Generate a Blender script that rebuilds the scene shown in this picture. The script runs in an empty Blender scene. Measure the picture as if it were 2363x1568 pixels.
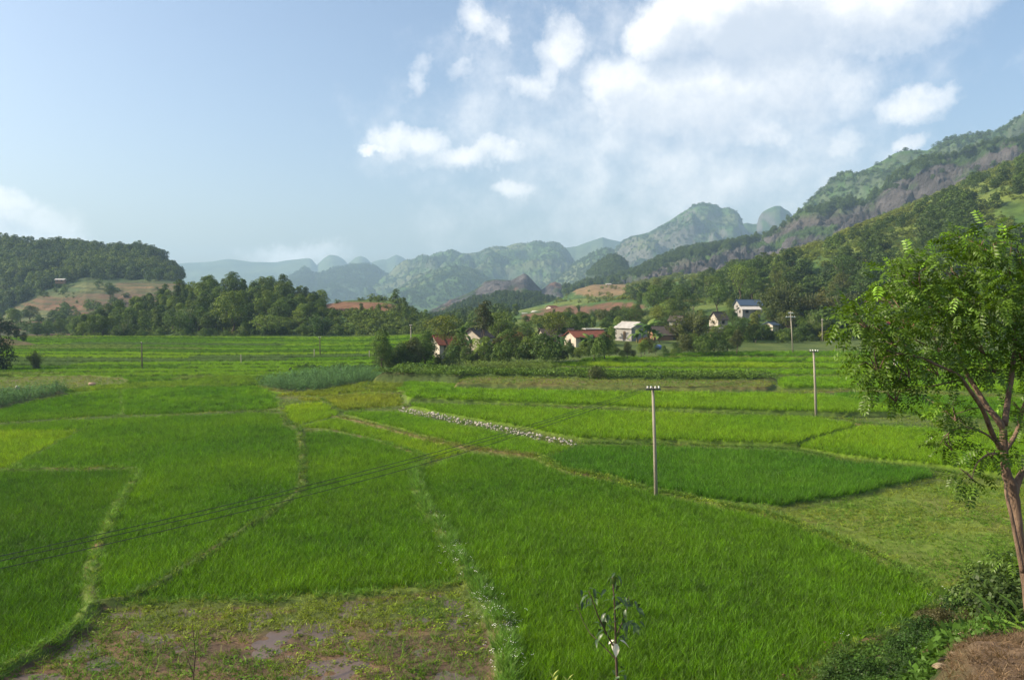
import bpy, math, random
import numpy as np
from mathutils import Vector, Matrix

scene = bpy.context.scene
COL = scene.collection
R = math.radians

# ------------------------------------------------------------------ camera
PW, PH, FPX, HORIZ, CAMZ = 2363.0, 1568.0, 1800.0, 700.0, 12.5
PITCH = math.atan((PH / 2 - HORIZ) / FPX)
cam_d = bpy.data.cameras.new('camera')
cam_d.sensor_width = 36.0
cam_d.lens = 36.0 * FPX / PW
cam_d.clip_start = 0.05
cam_d.clip_end = 30000
cam = bpy.data.objects.new('camera', cam_d)
COL.objects.link(cam)
cam.location = (0, 0, CAMZ)
cam.rotation_euler = (math.pi / 2 - PITCH, 0, 0)
scene.camera = cam

# ------------------------------------------------------------------ sun, exposure
SUN_EL, SUN_AZ = R(33), R(-93)          # azimuth measured from +Y towards +X: the sun stands to the left
sun_d = bpy.data.lights.new('sun', 'SUN')
sun_d.energy = 5.0
sun_d.angle = R(0.53)
sun_d.color = (1.0, 0.87, 0.64)
sun = bpy.data.objects.new('sun', sun_d)
COL.objects.link(sun)
SD = Vector((math.sin(SUN_AZ) * math.cos(SUN_EL), math.cos(SUN_AZ) * math.cos(SUN_EL), math.sin(SUN_EL)))
sun.rotation_euler = (-SD).to_track_quat('-Z', 'Y').to_euler()
scene.view_settings.view_transform = 'Standard'
scene.view_settings.look = 'None'
scene.view_settings.gamma = 1
scene.view_settings.exposure = 0.66
scene.view_settings.use_curve_mapping = False
scene.render.engine = 'CYCLES'
scene.cycles.use_denoising = True
scene.cycles.max_bounces = 6
scene.cycles.diffuse_bounces = 2
scene.cycles.glossy_bounces = 2
scene.cycles.transmission_bounces = 3
scene.cycles.transparent_max_bounces = 6
scene.cycles.volume_bounces = 0
scene.cycles.sample_clamp_indirect = 4

# ------------------------------------------------------------------ pixel helpers (photo pixels -> places)
cp, sp = math.cos(PITCH), math.sin(PITCH)


def at(px, py, Y):
    u = (px - PW / 2) / FPX
    v = (PH / 2 - py) / FPX
    dy = cp + v * sp
    dz = v * cp - sp
    t = Y / dy
    return (u * t, Y, CAMZ + dz * t)


def gnd(px, py, z=0.0):
    u = (px - PW / 2) / FPX
    v = (PH / 2 - py) / FPX
    dy = cp + v * sp
    dz = v * cp - sp
    t = (z - CAMZ) / dz
    return (u * t, dy * t)


def sky_dir(px, py):
    x, y, z = at(px, py, 100.0)
    z -= CAMZ
    return math.atan2(x, y), math.atan2(z, math.hypot(x, y))


def colpx(x, y):
    return PW / 2 + FPX * np.asarray(x) / np.maximum(np.asarray(y), 1e-3) * (1 / 1.0)


# ------------------------------------------------------------------ noise
def _h(ix, iy, s):
    h = (ix.astype(np.int64) * 374761393 + iy.astype(np.int64) * 668265263 + s * 974634777) & 0xffffffff
    h = ((h ^ (h >> 13)) * 1274126177) & 0xffffffff
    return ((h ^ (h >> 16)) & 0xffff) / 65535.0


def vnoise(x, y, s=0):
    x = np.asarray(x, float); y = np.asarray(y, float)
    ix = np.floor(x); iy = np.floor(y)
    fx = x - ix; fy = y - iy
    fx = fx * fx * (3 - 2 * fx); fy = fy * fy * (3 - 2 * fy)
    a = _h(ix, iy, s); b = _h(ix + 1, iy, s); c = _h(ix, iy + 1, s); d = _h(ix + 1, iy + 1, s)
    return (a * (1 - fx) + b * fx) * (1 - fy) + (c * (1 - fx) + d * fx) * fy


def fbm(x, y, o=4, s=0):
    t = 0; a = 0.5; n = 0
    x = np.asarray(x, float); y = np.asarray(y, float)
    for i in range(o):
        t = t + a * vnoise(x, y, s + i * 17); n += a
        x = x * 2.03 + 11.3; y = y * 2.03 - 7.7; a *= 0.5
    return t / n


def sstep(a, b, x):
    t = np.clip((np.asarray(x, float) - a) / (b - a), 0, 1)
    return t * t * (3 - 2 * t)


# ------------------------------------------------------------------ world: Nishita sky with clouds
world = bpy.data.worlds.new('World')
scene.world = world
world.use_nodes = True
NT = world.node_tree
NT.nodes.clear()


def build_cloud_group():
    g = bpy.data.node_groups.new('cloud_cover', 'ShaderNodeTree')
    g.interface.new_socket('Direction', in_out='INPUT', socket_type='NodeSocketVector')
    g.interface.new_socket('Cover', in_out='OUTPUT', socket_type='NodeSocketFloat')
    N, L = g.nodes, g.links
    gi = N.new('NodeGroupInput'); go = N.new('NodeGroupOutput')

    def math_(op, a, b=None, c=None):
        n = N.new('ShaderNodeMath'); n.operation = op
        for i, q in enumerate((a, b, c)):
            if q is None: continue
            if isinstance(q, (int, float)): n.inputs[i].default_value = q
            else: L.new(q, n.inputs[i])
        return n.outputs[0]

    def vm(op, a, b=None):
        n = N.new('ShaderNodeVectorMath'); n.operation = op
        for i, q in enumerate((a, b)):
            if q is None: continue
            if isinstance(q, tuple): n.inputs[i].default_value = q
            else: L.new(q, n.inputs[i])
        return n
    d = gi.outputs[0]
    # fluffy warp
    def noise(scale, detail, rough, vec, lac=2.0):
        n = N.new('ShaderNodeTexNoise'); n.inputs['Scale'].default_value = scale
        n.inputs['Detail'].default_value = detail; n.inputs['Roughness'].default_value = rough
        n.inputs['Lacunarity'].default_value = lac
        L.new(vec, n.inputs['Vector']); return n
    w = noise(7.0, 8, 0.66, d)
    off = vm('SUBTRACT', w.outputs['Color'], (0.5, 0.5, 0.5))
    sc = vm('MULTIPLY', off.outputs[0], (0.16, 0.16, 0.12))
    dw = vm('ADD', d, sc.outputs[0])
    sep = N.new('ShaderNodeSeparateXYZ'); L.new(dw.outputs[0], sep.inputs[0])
    az = math_('ARCTAN2', sep.outputs[0], sep.outputs[1])
    el = math_('ARCSINE', math_('MAXIMUM', math_('MINIMUM', sep.outputs[2], 1.0), -1.0))
    cmb = N.new('ShaderNodeCombineXYZ'); L.new(az, cmb.inputs[0]); L.new(el, cmb.inputs[1])
    P = cmb.outputs[0]
    blobs = [
        (1990, 20, 270, 95, 1.0), (1720, 40, 230, 110, 1.25), (1565, 75, 110, 110, 1.2), (1430, 190, 110, 80, .95),
        (1600, 240, 250, 120, .95), (1790, 190, 230, 120, .85), (1480, 330, 170, 85, .5), (1660, 400, 250, 95, .5),
        (1745, 300, 80, 50, .95), (1275, 85, 75, 62, .75), (1240, 150, 46, 60, .6), (1200, 195, 70, 45, .62),
        (1095, 50, 46, 48, .55), (955, 170, 28, 36, .38), (1062, 165, 24, 22, .3), (945, 325, 85, 45, .85),
        (1050, 375, 120, 38, .85), (1150, 365, 85, 32, .75), (868, 338, 36, 14, .8), (1190, 442, 70, 27, .72),
        (1110, 270, 80, 60, .3), (1300, 320, 170, 80, .26), (1500, 480, 190, 60, .36), (2120, 228, 95, 42, .85),
        (2190, 205, 45, 26, .6), (1950, 335, 50, 34, .55), (2122, 330, 36, 22, .62), (700, 572, 110, 26, .68),
        (30, 540, 130, 60, .75), (15, 470, 60, 28, .85), (150, 527, 34, 13, .6), (1530, 300, 480, 270, .28),
        (-420, 420, 200, 100, 1.0), (-400, 150, 120, 60, .8), (2620, 120, 160, 60, 1.0), (1250, -260, 420, 120, 1.0),
        (2300, -250, 260, 120, 1.1), (400, -330, 200, 90, .9)]
    acc = None
    for (px, py, rx, ry, wt) in blobs:
        a0, e0 = sky_dir(px, py)
        s = vm('SUBTRACT', P, (a0, e0, 0))
        m = vm('MULTIPLY', s.outputs[0], (FPX / rx / 1.05, FPX / ry / 1.05, 0))
        dt = vm('DOT_PRODUCT', m.outputs[0], m.outputs[0])
        v = math_('MULTIPLY_ADD', dt.outputs['Value'], -wt, wt)
        acc = math_('MAXIMUM', v, -1.3 if acc is None else acc)
    # scattered clouds on the half of the sky behind the camera
    n2 = noise(2.6, 5, 0.55, d)
    back = math_('MULTIPLY', math_('SUBTRACT', n2.outputs['Fac'], 0.56), 6.0)
    sd = N.new('ShaderNodeSeparateXYZ'); L.new(d, sd.inputs[0])
    k = math_('MULTIPLY', sd.outputs[1], -2.2)
    k = math_('MAXIMUM', math_('MINIMUM', math_('ADD', k, 0.6), 1.0), 0.0)
    up = math_('MAXIMUM', math_('MINIMUM', math_('MULTIPLY', sd.outputs[2], 8.0), 1.0), 0.0)
    back = math_('MULTIPLY_ADD', math_('MULTIPLY', math_('ADD', back, 1.3), k), up, -1.3)
    acc = math_('MAXIMUM', acc, math_('MINIMUM', back, 1.0))
    f = noise(16.0, 9, 0.64, d)
    acc = math_('ADD', acc, math_('MULTIPLY', math_('SUBTRACT', f.outputs['Fac'], 0.5), 1.7))
    low = math_('MAXIMUM', math_('MINIMUM', math_('MULTIPLY_ADD', sd.outputs[2], 30.0, 0.2), 1.0), 0.0)
    acc = math_('MULTIPLY', acc, low)
    L.new(acc, go.inputs[0])
    return g


def build_world():
    N, L = NT.nodes, NT.links
    out = N.new('ShaderNodeOutputWorld'); bg = N.new('ShaderNodeBackground')
    sky = N.new('ShaderNodeTexSky'); sky.sky_type = 'NISHITA'
    sky.sun_disc = False
    sky.sun_elevation = SUN_EL; sky.sun_rotation = SUN_AZ
    sky.air_density = 1.0; sky.dust_density = 3.0; sky.ozone_density = 1.5
    tc = N.new('ShaderNodeTexCoord')
    nrm = N.new('ShaderNodeVectorMath'); nrm.operation = 'NORMALIZE'
    L.new(tc.outputs['Generated'], nrm.inputs[0])
    grp = build_cloud_group()
    a = N.new('ShaderNodeGroup'); a.node_tree = grp; L.new(nrm.outputs[0], a.inputs[0])
    ofs = N.new('ShaderNodeVectorMath'); ofs.operation = 'ADD'
    L.new(nrm.outputs[0], ofs.inputs[0]); ofs.inputs[1].default_value = (-0.018, 0.0, 0.028)
    b = N.new('ShaderNodeGroup'); b.node_tree = grp; L.new(ofs.outputs[0], b.inputs[0])

    def rng(v, a0, a1, b0, b1, smooth=True):
        n = N.new('ShaderNodeMapRange'); n.interpolation_type = 'SMOOTHSTEP' if smooth else 'LINEAR'
        n.clamp = True
        L.new(v, n.inputs[0])
        for i, q in zip((1, 2, 3, 4), (a0, a1, b0, b1)): n.inputs[i].default_value = q
        return n.outputs[0]
    alpha = rng(a.outputs[0], -0.34, 1.1, 0.0, 0.92)
    thick = rng(b.outputs[0], 0.15, 1.35, 0.0, 1.0)     # how much cloud lies between here and the sun
    mix = N.new('ShaderNodeMix'); mix.data_type = 'RGBA'
    L.new(thick, mix.inputs['Factor'])
    mix.inputs['A'].default_value = (6.4, 6.3, 6.2, 1)
    mix.inputs['B'].default_value = (3.75, 4.1, 4.65, 1)
    m2 = N.new('ShaderNodeMix'); m2.data_type = 'RGBA'
    L.new(alpha, m2.inputs['Factor']); L.new(sky.outputs[0], m2.inputs['A']); L.new(mix.outputs['Result'], m2.inputs['B'])
    L.new(m2.outputs['Result'], bg.inputs['Color'])
    bg.inputs['Strength'].default_value = 0.132
    L.new(bg.outputs[0], out.inputs['Surface'])


build_world()
world.cycles.sampling_method = 'MANUAL'
world.cycles.sample_map_resolution = 512

# ------------------------------------------------------------------ object helpers
rng = np.random.default_rng(11)
random.seed(5)


def tag(o, label=None, cat=None, group=None, kind=None):
    if label: o['label'] = label
    if cat: o['category'] = cat
    if group: o['group'] = group
    if kind: o['kind'] = kind
    return o


def link(name, me, parent=None, loc=None):
    o = bpy.data.objects.new(name, me)
    COL.objects.link(o)
    if parent is not None: o.parent = parent
    if loc is not None: o.location = loc
    return o


def empty(name, loc, rz=0.0, label=None, cat=None, group=None):
    o = bpy.data.objects.new(name, None)
    o.empty_display_size = 0.3
    COL.objects.link(o)
    o.location = loc
    o.rotation_euler = (0, 0, rz)
    return tag(o, label, cat, group)


def np_mesh(name, V, F, mat=None, smooth=False, cols=None, mats=None, mi=None):
    """V (n,3); F (m,k) array of equal sized faces, or a list of such arrays"""
    me = bpy.data.meshes.new(name)
    V = np.ascontiguousarray(V, dtype=np.float32)
    Fs = F if (isinstance(F, list) and isinstance(F[0], np.ndarray)) else [np.asarray(F)]
    Fs = [np.asarray(f, dtype=np.int32) for f in Fs if len(f)]
    nl = sum(f.size for f in Fs); nf = sum(len(f) for f in Fs)
    me.vertices.add(len(V)); me.vertices.foreach_set('co', V.ravel())
    me.loops.add(nl); me.polygons.add(nf)
    me.loops.foreach_set('vertex_index', np.concatenate([f.ravel() for f in Fs]))
    tot = np.concatenate([np.full(len(f), f.shape[1], np.int32) for f in Fs])
    st = np.concatenate([[0], np.cumsum(tot)[:-1]]).astype(np.int32)
    me.polygons.foreach_set('loop_start', st)
    try: me.polygons.foreach_set('loop_total', tot)
    except Exception: pass
    if smooth: me.polygons.foreach_set('use_smooth', np.ones(nf, bool))
    if mi is not None: me.polygons.foreach_set('material_index', np.asarray(mi, np.int32))
    me.update(calc_edges=True)
    if cols is not None:
        c = np.ones((len(V), 4), np.float32); c[:, :3] = cols
        at_ = me.attributes.new('Col', 'FLOAT_COLOR', 'POINT')
        at_.data.foreach_set('color', c.ravel())
    for m in (mats or ([mat] if mat else [])): me.materials.append(m)
    return me


def grid_faces(nu, nv):
    i = np.arange(nu - 1)[:, None] * nv + np.arange(nv - 1)[None, :]
    i = i.ravel()
    return np.stack([i, i + nv, i + nv + 1, i + 1], 1)


class MB:
    """collects boxes, tubes, quads into one mesh"""
    def __init__(s): s.v = []; s.f = []; s.mi = []; s.m = 0
    def quad(s, *p):
        n = len(s.v); s.v += [tuple(q) for q in p]; s.f.append(tuple(range(n, n + len(p)))); s.mi.append(s.m)
    def box(s, c, d, rz=0.0):
        n = len(s.v); cx, cy, cz = c; ca, sa = math.cos(rz), math.sin(rz)
        for sz in (-.5, .5):
            for sx, sy in ((-.5, -.5), (.5, -.5), (.5, .5), (-.5, .5)):
                x, y = sx * d[0], sy * d[1]
                s.v.append((cx + x * ca - y * sa, cy + x * sa + y * ca, cz + sz * d[2]))
        for q in ((3, 2, 1, 0), (4, 5, 6, 7), (0, 1, 5, 4), (1, 2, 6, 5), (2, 3, 7, 6), (3, 0, 4, 7)):
            s.f.append(tuple(n + k for k in q)); s.mi.append(s.m)
    def tube(s, pts, rad, sides=7, cap=True):
        pts = [Vector(p) for p in pts]
        if isinstance(rad, (int, float)): rad = [rad] * len(pts)
        n0 = len(s.v); prev = None
        for i, p in enumerate(pts):
            t = (pts[min(i + 1, len(pts) - 1)] - pts[max(i - 1, 0)])
            if t.length < 1e-9: t = Vector((0, 0, 1))
            t.normalize()
            if prev is None:
                a = t.cross(Vector((0.3, 1, 0.1)))
                if a.length < 1e-3: a = t.cross(Vector((1, 0, 0)))
            else:
                a = prev - t * prev.dot(t)
                if a.length < 1e-6: a = t.cross(Vector((1, 0, 0)))
            a.normalize(); prev = a; b = t.cross(a)
            for k in range(sides):
                an = 2 * math.pi * k / sides
                s.v.append(tuple(p + (a * math.cos(an) + b * math.sin(an)) * rad[i]))
        for i in range(len(pts) - 1):
            for k in range(sides):
                k2 = (k + 1) % sides
                s.f.append((n0 + i * sides + k, n0 + i * sides + k2, n0 + (i + 1) * sides + k2, n0 + (i + 1) * sides + k)); s.mi.append(s.m)
        if cap:
            s.f.append(tuple(n0 + k for k in reversed(range(sides)))); s.mi.append(s.m)
            e = n0 + (len(pts) - 1) * sides
            s.f.append(tuple(e + k for k in range(sides))); s.mi.append(s.m)
    def mesh(s, name, mats, smooth=False):
        me = bpy.data.meshes.new(name)
        me.from_pydata(s.v, [], s.f)
        for m in (mats if isinstance(mats, list) else [mats]): me.materials.append(m)
        me.polygons.foreach_set('material_index', s.mi)
        if smooth: me.polygons.foreach_set('use_smooth', [True] * len(s.f))
        me.update()
        return me
    def build(s, name, mats, parent=None, smooth=False, loc=None):
        return link(name, s.mesh(name, mats, smooth), parent, loc)


# ------------------------------------------------------------------ materials
MATS = {}


def newmat(name):
    m = bpy.data.materials.new(name); m.use_nodes = True
    t = m.node_tree; t.nodes.clear()
    MATS[name] = m
    return m, t.nodes, t.links


def mixrgb(N, L, fac, a, b, blend='MIX'):
    n = N.new('ShaderNodeMix'); n.data_type = 'RGBA'; n.blend_type = blend
    for k, q in (('Factor', fac), ('A', a), ('B', b)):
        if isinstance(q, (int, float)): n.inputs[k].default_value = q
        elif isinstance(q, tuple): n.inputs[k].default_value = q if len(q) == 4 else (*q, 1)
        else: L.new(q, n.inputs[k])
    return n.outputs['Result']


def noise_fac(N, L, scale, detail=4, rough=0.55, lo=0.3, hi=0.7, coord='Object', stretch=None):
    tc = N.new('ShaderNodeTexCoord')
    v = tc.outputs[coord]
    if stretch:
        mp = N.new('ShaderNodeMapping'); mp.inputs['Scale'].default_value = stretch
        L.new(v, mp.inputs['Vector']); v = mp.outputs[0]
    n = N.new('ShaderNodeTexNoise'); n.inputs['Scale'].default_value = scale
    n.inputs['Detail'].default_value = detail; n.inputs['Roughness'].default_value = rough
    L.new(v, n.inputs['Vector'])
    r = N.new('ShaderNodeMapRange'); r.inputs[1].default_value = lo; r.inputs[2].default_value = hi
    L.new(n.outputs['Fac'], r.inputs[0])
    return r.outputs[0]


def plain(name, c1, c2=None, scale=3.0, rough=0.8, spec=0.3, bump=0.0, metallic=0.0, stretch=None, detail=5):
    m, N, L = newmat(name)
    o = N.new('ShaderNodeOutputMaterial'); p = N.new('ShaderNodeBsdfPrincipled')
    f = noise_fac(N, L, scale, detail, 0.6, 0.32, 0.68, stretch=stretch)
    L.new(mixrgb(N, L, f, c1, c2 or tuple(0.7 * q for q in c1)), p.inputs['Base Color'])
    p.inputs['Roughness'].default_value = rough
    p.inputs['Specular IOR Level'].default_value = spec
    p.inputs['Metallic'].default_value = metallic
    if bump:
        b = N.new('ShaderNodeBump'); b.inputs['Strength'].default_value = bump; b.inputs['Distance'].default_value = 0.02
        L.new(f, b.inputs['Height']); L.new(b.outputs[0], p.inputs['Normal'])
    L.new(p.outputs[0], o.inputs['Surface'])
    return m


def leafmat(name, source, tr=0.35, gloss=0.05, rough=0.45, hue=(1, 1, 1), vary=0.25):
    """foliage: colour from the object colour ('obj') or an instancer attribute ('inst') times a per-leaf attribute"""
    m, N, L = newmat(name)
    o = N.new('ShaderNodeOutputMaterial')
    if source == 'obj':
        base = N.new('ShaderNodeObjectInfo').outputs['Color']
    elif source == 'inst':
        a = N.new('ShaderNodeAttribute'); a.attribute_type = 'INSTANCER'; a.attribute_name = 'tint'; base = a.outputs['Color']
    else:
        rg = N.new('ShaderNodeRGB'); rg.outputs[0].default_value = (*source, 1); base = rg.outputs[0]
    lv = N.new('ShaderNodeAttribute'); lv.attribute_name = 'Col'
    c = mixrgb(N, L, 1.0, base, lv.outputs['Color'], 'MULTIPLY')
    d = N.new('ShaderNodeBsdfDiffuse'); L.new(c, d.inputs['Color'])
    t = N.new('ShaderNodeBsdfTranslucent')
    L.new(mixrgb(N, L, 1.0, c, (1.25, 1.2, 0.5), 'MULTIPLY'), t.inputs['Color'])
    ms = N.new('ShaderNodeMixShader'); ms.inputs[0].default_value = tr
    L.new(d.outputs[0], ms.inputs[1]); L.new(t.outputs[0], ms.inputs[2])
    g = N.new('ShaderNodeBsdfGlossy'); g.inputs['Roughness'].default_value = rough; g.inputs['Color'].default_value = (1, 1, 1, 1)
    m2 = N.new('ShaderNodeMixShader'); m2.inputs[0].default_value = gloss
    L.new(ms.outputs[0], m2.inputs[1]); L.new(g.outputs[0], m2.inputs[2])
    L.new(m2.outputs[0], o.inputs['Surface'])
    return m


def terrain_mat(name, scale, contrast=0.35, rough=0.9, bump=0.0, bdist=1.0, scale2=None):
    """colour of the place from the vertex attribute, grain from noise"""
    m, N, L = newmat(name)
    o = N.new('ShaderNodeOutputMaterial'); p = N.new('ShaderNodeBsdfPrincipled')
    a = N.new('ShaderNodeAttribute'); a.attribute_name = 'Col'
    f = noise_fac(N, L, scale, 6, 0.65, 0.25, 0.75)
    r = N.new('ShaderNodeMapRange'); L.new(f, r.inputs[0]); r.inputs[3].default_value = 1 - contrast; r.inputs[4].default_value = 1 + contrast
    c = N.new('ShaderNodeVectorMath'); c.operation = 'SCALE'
    L.new(a.outputs['Color'], c.inputs[0]); L.new(r.outputs[0], c.inputs['Scale'])
    L.new(c.outputs[0], p.inputs['Base Color'])
    p.inputs['Roughness'].default_value = rough; p.inputs['Specular IOR Level'].default_value = 0.15
    if bump:
        b = N.new('ShaderNodeBump'); b.inputs['Strength'].default_value = bump; b.inputs['Distance'].default_value = bdist
        f2 = noise_fac(N, L, scale2 or scale, 7, 0.65, 0.2, 0.8)
        L.new(f2, b.inputs['Height']); L.new(b.outputs[0], p.inputs['Normal'])
    L.new(p.outputs[0], o.inputs['Surface'])
    return m


LEAF_OBJ = leafmat('foliage', 'obj', 0.28, 0.012, 0.5)
LEAF_INST = leafmat('foliage_mass', 'inst', 0.28, 0.010, 0.5)
RICE = leafmat('rice_blade', 'inst', 0.38, 0.012, 0.5)
MEL = leafmat('pinnate_leaf', (0.084, 0.158, 0.013), 0.34, 0.028, 0.45)
BARK = plain('bark', (0.235, 0.160, 0.112), (0.095, 0.066, 0.050), 14.0, 0.9, 0.2, 1.0, stretch=(1, 1, 0.22), detail=8)
BARK_FAR = plain('bark_far', (0.13, 0.10, 0.075), (0.07, 0.05, 0.04), 2.0, 0.9, 0.1)
CONCRETE = plain('concrete', (0.33, 0.295, 0.235), (0.22, 0.195, 0.155), 1.5, 0.85, 0.3, stretch=(4, 4, 0.6))
DARKWOOD = plain('weathered_wood', (0.11, 0.085, 0.065), (0.07, 0.055, 0.045), 3.0, 0.9, 0.2)
STEEL = plain('painted_steel', (0.05, 0.055, 0.06), (0.08, 0.07, 0.06), 6.0, 0.5, 0.4)
BLUESTEEL = plain('pale_steel', (0.42, 0.55, 0.60), (0.32, 0.42, 0.47), 6.0, 0.5, 0.4)
PORCELAIN = plain('porcelain', (0.80, 0.78, 0.72), (0.7, 0.68, 0.63), 4.0, 0.25, 0.6)
CABLE = plain('cable_sheath', (0.02, 0.02, 0.02), (0.03, 0.03, 0.03), 4.0, 0.6, 0.3)
LIME = plain('limestone', (0.50, 0.46, 0.41), (0.30, 0.27, 0.23), 3.0, 0.9, 0.2, 0.5)
DIRT_STONE = plain('ochre_stone', (0.34, 0.27, 0.185), (0.20, 0.155, 0.105), 5.0, 0.9, 0.2, 0.5)
TERRAIN = terrain_mat('hill_ground', 0.12, 0.45, bump=0.6, bdist=0.8, scale2=0.35)
TERRAIN_FAR = terrain_mat('mountain_ground', 0.022, 0.40, bump=0.7, bdist=6.0, scale2=0.05)
ROCKY = terrain_mat('karst_rock', 0.05, 0.40, bump=0.95, bdist=7.0, scale2=0.11)
SOIL = terrain_mat('field_soil', 1.4, 0.4, bump=0.6, bdist=0.08, scale2=4.0)

# ------------------------------------------------------------------ hills: lofted slopes
PXG0, PXG1 = -350, 2720


def prow(*pts): return ('p', pts)      # (px, py, distance): height from the picture line
def zrow(*pts): return ('z', pts)      # (px, height, distance)


def loft(name, rows, nu, nv, mat, colour, amp=0.0, freq=0.02, crest_amp=0.2, back=300.0, seed=1, warp=0.0, gully=0.0,
         gfreq=0.02, label=None, ridged=False, ds=1.0):
    px0 = max(min(p[0] for p in r[1]) for r in rows); px1 = min(max(p[0] for p in r[1]) for r in rows)
    px = np.linspace(px0, px1, nu)
    RX = []
    for kind, pts in rows:
        pts = sorted(pts)
        xs = [p[0] for p in pts]
        a = np.interp(px, xs, [p[1] for p in pts]); Y = np.interp(px, xs, [p[2] for p in pts]) * ds
        if kind == 'p':
            z = np.array([at(q, w, y)[2] for q, w, y in zip(px, a, Y)])
        else: z = a
        x = (px - PW / 2) / FPX * Y
        RX.append(np.stack([x, Y, z], 1))
    crest_row = len(RX) - 1
    b1 = RX[-1].copy(); k = 1 + back * 0.4 / b1[:, 1]
    b1[:, 0] *= k; b1[:, 1] *= k; b1[:, 2] = b1[:, 2] * 0.72
    b2 = RX[-1].copy(); k = 1 + back / b2[:, 1]
    b2[:, 0] *= k; b2[:, 1] *= k; b2[:, 2] = np.minimum(b2[:, 2] * 0.15, b2[:, 2]) - 3
    RX += [b1, b2]
    RX = np.array(RX)                    # rows, nu, 3
    nr = len(RX)
    # rows -> v, catmull-rom in between
    nb = max(4, nv // 6)
    v = np.concatenate([np.linspace(0, crest_row, nv - nb, endpoint=False), np.linspace(crest_row, nr - 1, nb)])
    P = np.zeros((nu, nv, 3))
    for j, q in enumerate(v):
        i = min(int(q), nr - 2); t = q - i
        p0 = RX[max(i - 1, 0)]; p1 = RX[i]; p2 = RX[i + 1]; p3 = RX[min(i + 2, nr - 1)]
        if i == crest_row: p0 = p1
        if i == crest_row - 1: p3 = p2
        P[:, j] = 0.5 * (2 * p1 + (p2 - p0) * t + (2 * p0 - 5 * p1 + 4 * p2 - p3) * t * t + (3 * p1 - p0 - 3 * p2 + p3) * t ** 3)
    X, Y, Z = P[..., 0], P[..., 1], P[..., 2]
    vv = np.clip(v / crest_row, 0, 1)[None, :]
    w = np.where(v[None, :] <= crest_row, np.sin(np.pi * np.clip(vv, 0, 1)) ** 0.7 * (1 - crest_amp) + crest_amp * sstep(0, .6, vv), crest_amp)
    n = fbm(X * freq, Y * freq, 5, seed)
    if ridged: n = .70 - np.abs(2 * n - 1) * 1.4
    Z += amp * (n - 0.5) * w
    if gully:
        q = X * gfreq + 3.0 * fbm(X * gfreq * .6, Y * gfreq * .6, 3, seed + 5)
        g = np.abs(np.sin(q * 3.0)) ** 0.6
        Z += gully * (g - 0.6) * np.sin(np.pi * np.clip(vv, 0, 1)) * (v[None, :] <= crest_row)
    pxx = np.broadcast_to(px[:, None], X.shape)
    pyy = PH / 2 - FPX * (((Z - CAMZ) * cp + Y * sp) / (Y * cp - (Z - CAMZ) * sp))
    # slope for colouring
    dzu = np.gradient(Z, axis=0) / np.maximum(np.hypot(np.gradient(X, axis=0), np.gradient(Y, axis=0)), 1e-3)
    dzv = np.gradient(Z, axis=1) / np.maximum(np.hypot(np.gradient(X, axis=1), np.gradient(Y, axis=1)), 1e-3)
    C = colour(pxx, pyy, X, Y, Z, np.hypot(dzu, dzv))
    me = np_mesh(name, P.reshape(-1, 3), grid_faces(nu, nv), mat, True, C.reshape(-1, 3))
    o = link(name, me)
    tag(o, label, 'hill', None, 'structure')
    return dict(P=P, px=pxx, py=pyy, nf=nv - nb, C=C, o=o)


def sample(h, n, seed, keep=None):
    """n random spots on the front of a hill, evenly by area; keep(px, py) -> probability"""
    g = np.random.default_rng(seed)
    P = h['P'][:, :h['nf'] + 1]
    a = P[1:, :-1] - P[:-1, :-1]; b = P[:-1, 1:] - P[:-1, :-1]
    ar = np.abs(a[..., 0] * b[..., 1] - a[..., 1] * b[..., 0]) + 1e-6
    pr = ar.copy()
    if keep is not None: pr = pr * keep(h['px'][:-1, :h['nf']], h['py'][:-1, :h['nf']])
    pr = pr.ravel() / pr.sum()
    k = g.choice(pr.size, n, p=pr)
    i, j = np.unravel_index(k, ar.shape)
    u, v = g.random(n)[:, None], g.random(n)[:, None]
    pt = (P[i, j] * (1 - u) + P[i + 1, j] * u) * (1 - v) + (P[i, j + 1] * (1 - u) + P[i + 1, j + 1] * u) * v
    return pt


def mixc(a, b, t):
    t = np.asarray(t)[..., None]
    return np.asarray(a) * (1 - t) + np.asarray(b) * t


GREEN_D, GREEN_M, GREEN_Y = (0.030, 0.062, 0.016), (0.055, 0.105, 0.022), (0.115, 0.150, 0.030)
BROWN, ROCK, TAN = (0.150, 0.080, 0.046), (0.100, 0.092, 0.094), (0.20, 0.135, 0.065)


def blob(px, py, cx, cy, rx, ry, nz=0.0):
    return sstep(1.15, 0.75, ((px - cx) / rx) ** 2 + ((py - cy) / ry) ** 2 + nz)


def col_far(a, b, f, s):
    def fn(px, py, X, Y, Z, sl):
        return mixc(a, b, sstep(0.35, 0.65, fbm(X * f, Y * f * .6 + Z * f * 1.5, 4, s)))
    return fn


def col_mtn(s, rockiness=0.5, green=GREEN_M, dark=GREEN_D):
    def fn(px, py, X, Y, Z, sl):
        n = fbm(X * .012, Y * .006 + Z * .02, 5, s)
        c = mixc(dark, green, sstep(.35, .62, n))
        n2 = fbm(X * .006, Y * .004 + Z * .01, 4, s + 3)
        c = mixc(c, (0.11, 0.125, 0.05), sstep(.52, .66, n2) * .7)
        return mixc(c, ROCK, sstep(.75, 1.5, sl) * rockiness)
    return fn


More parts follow.
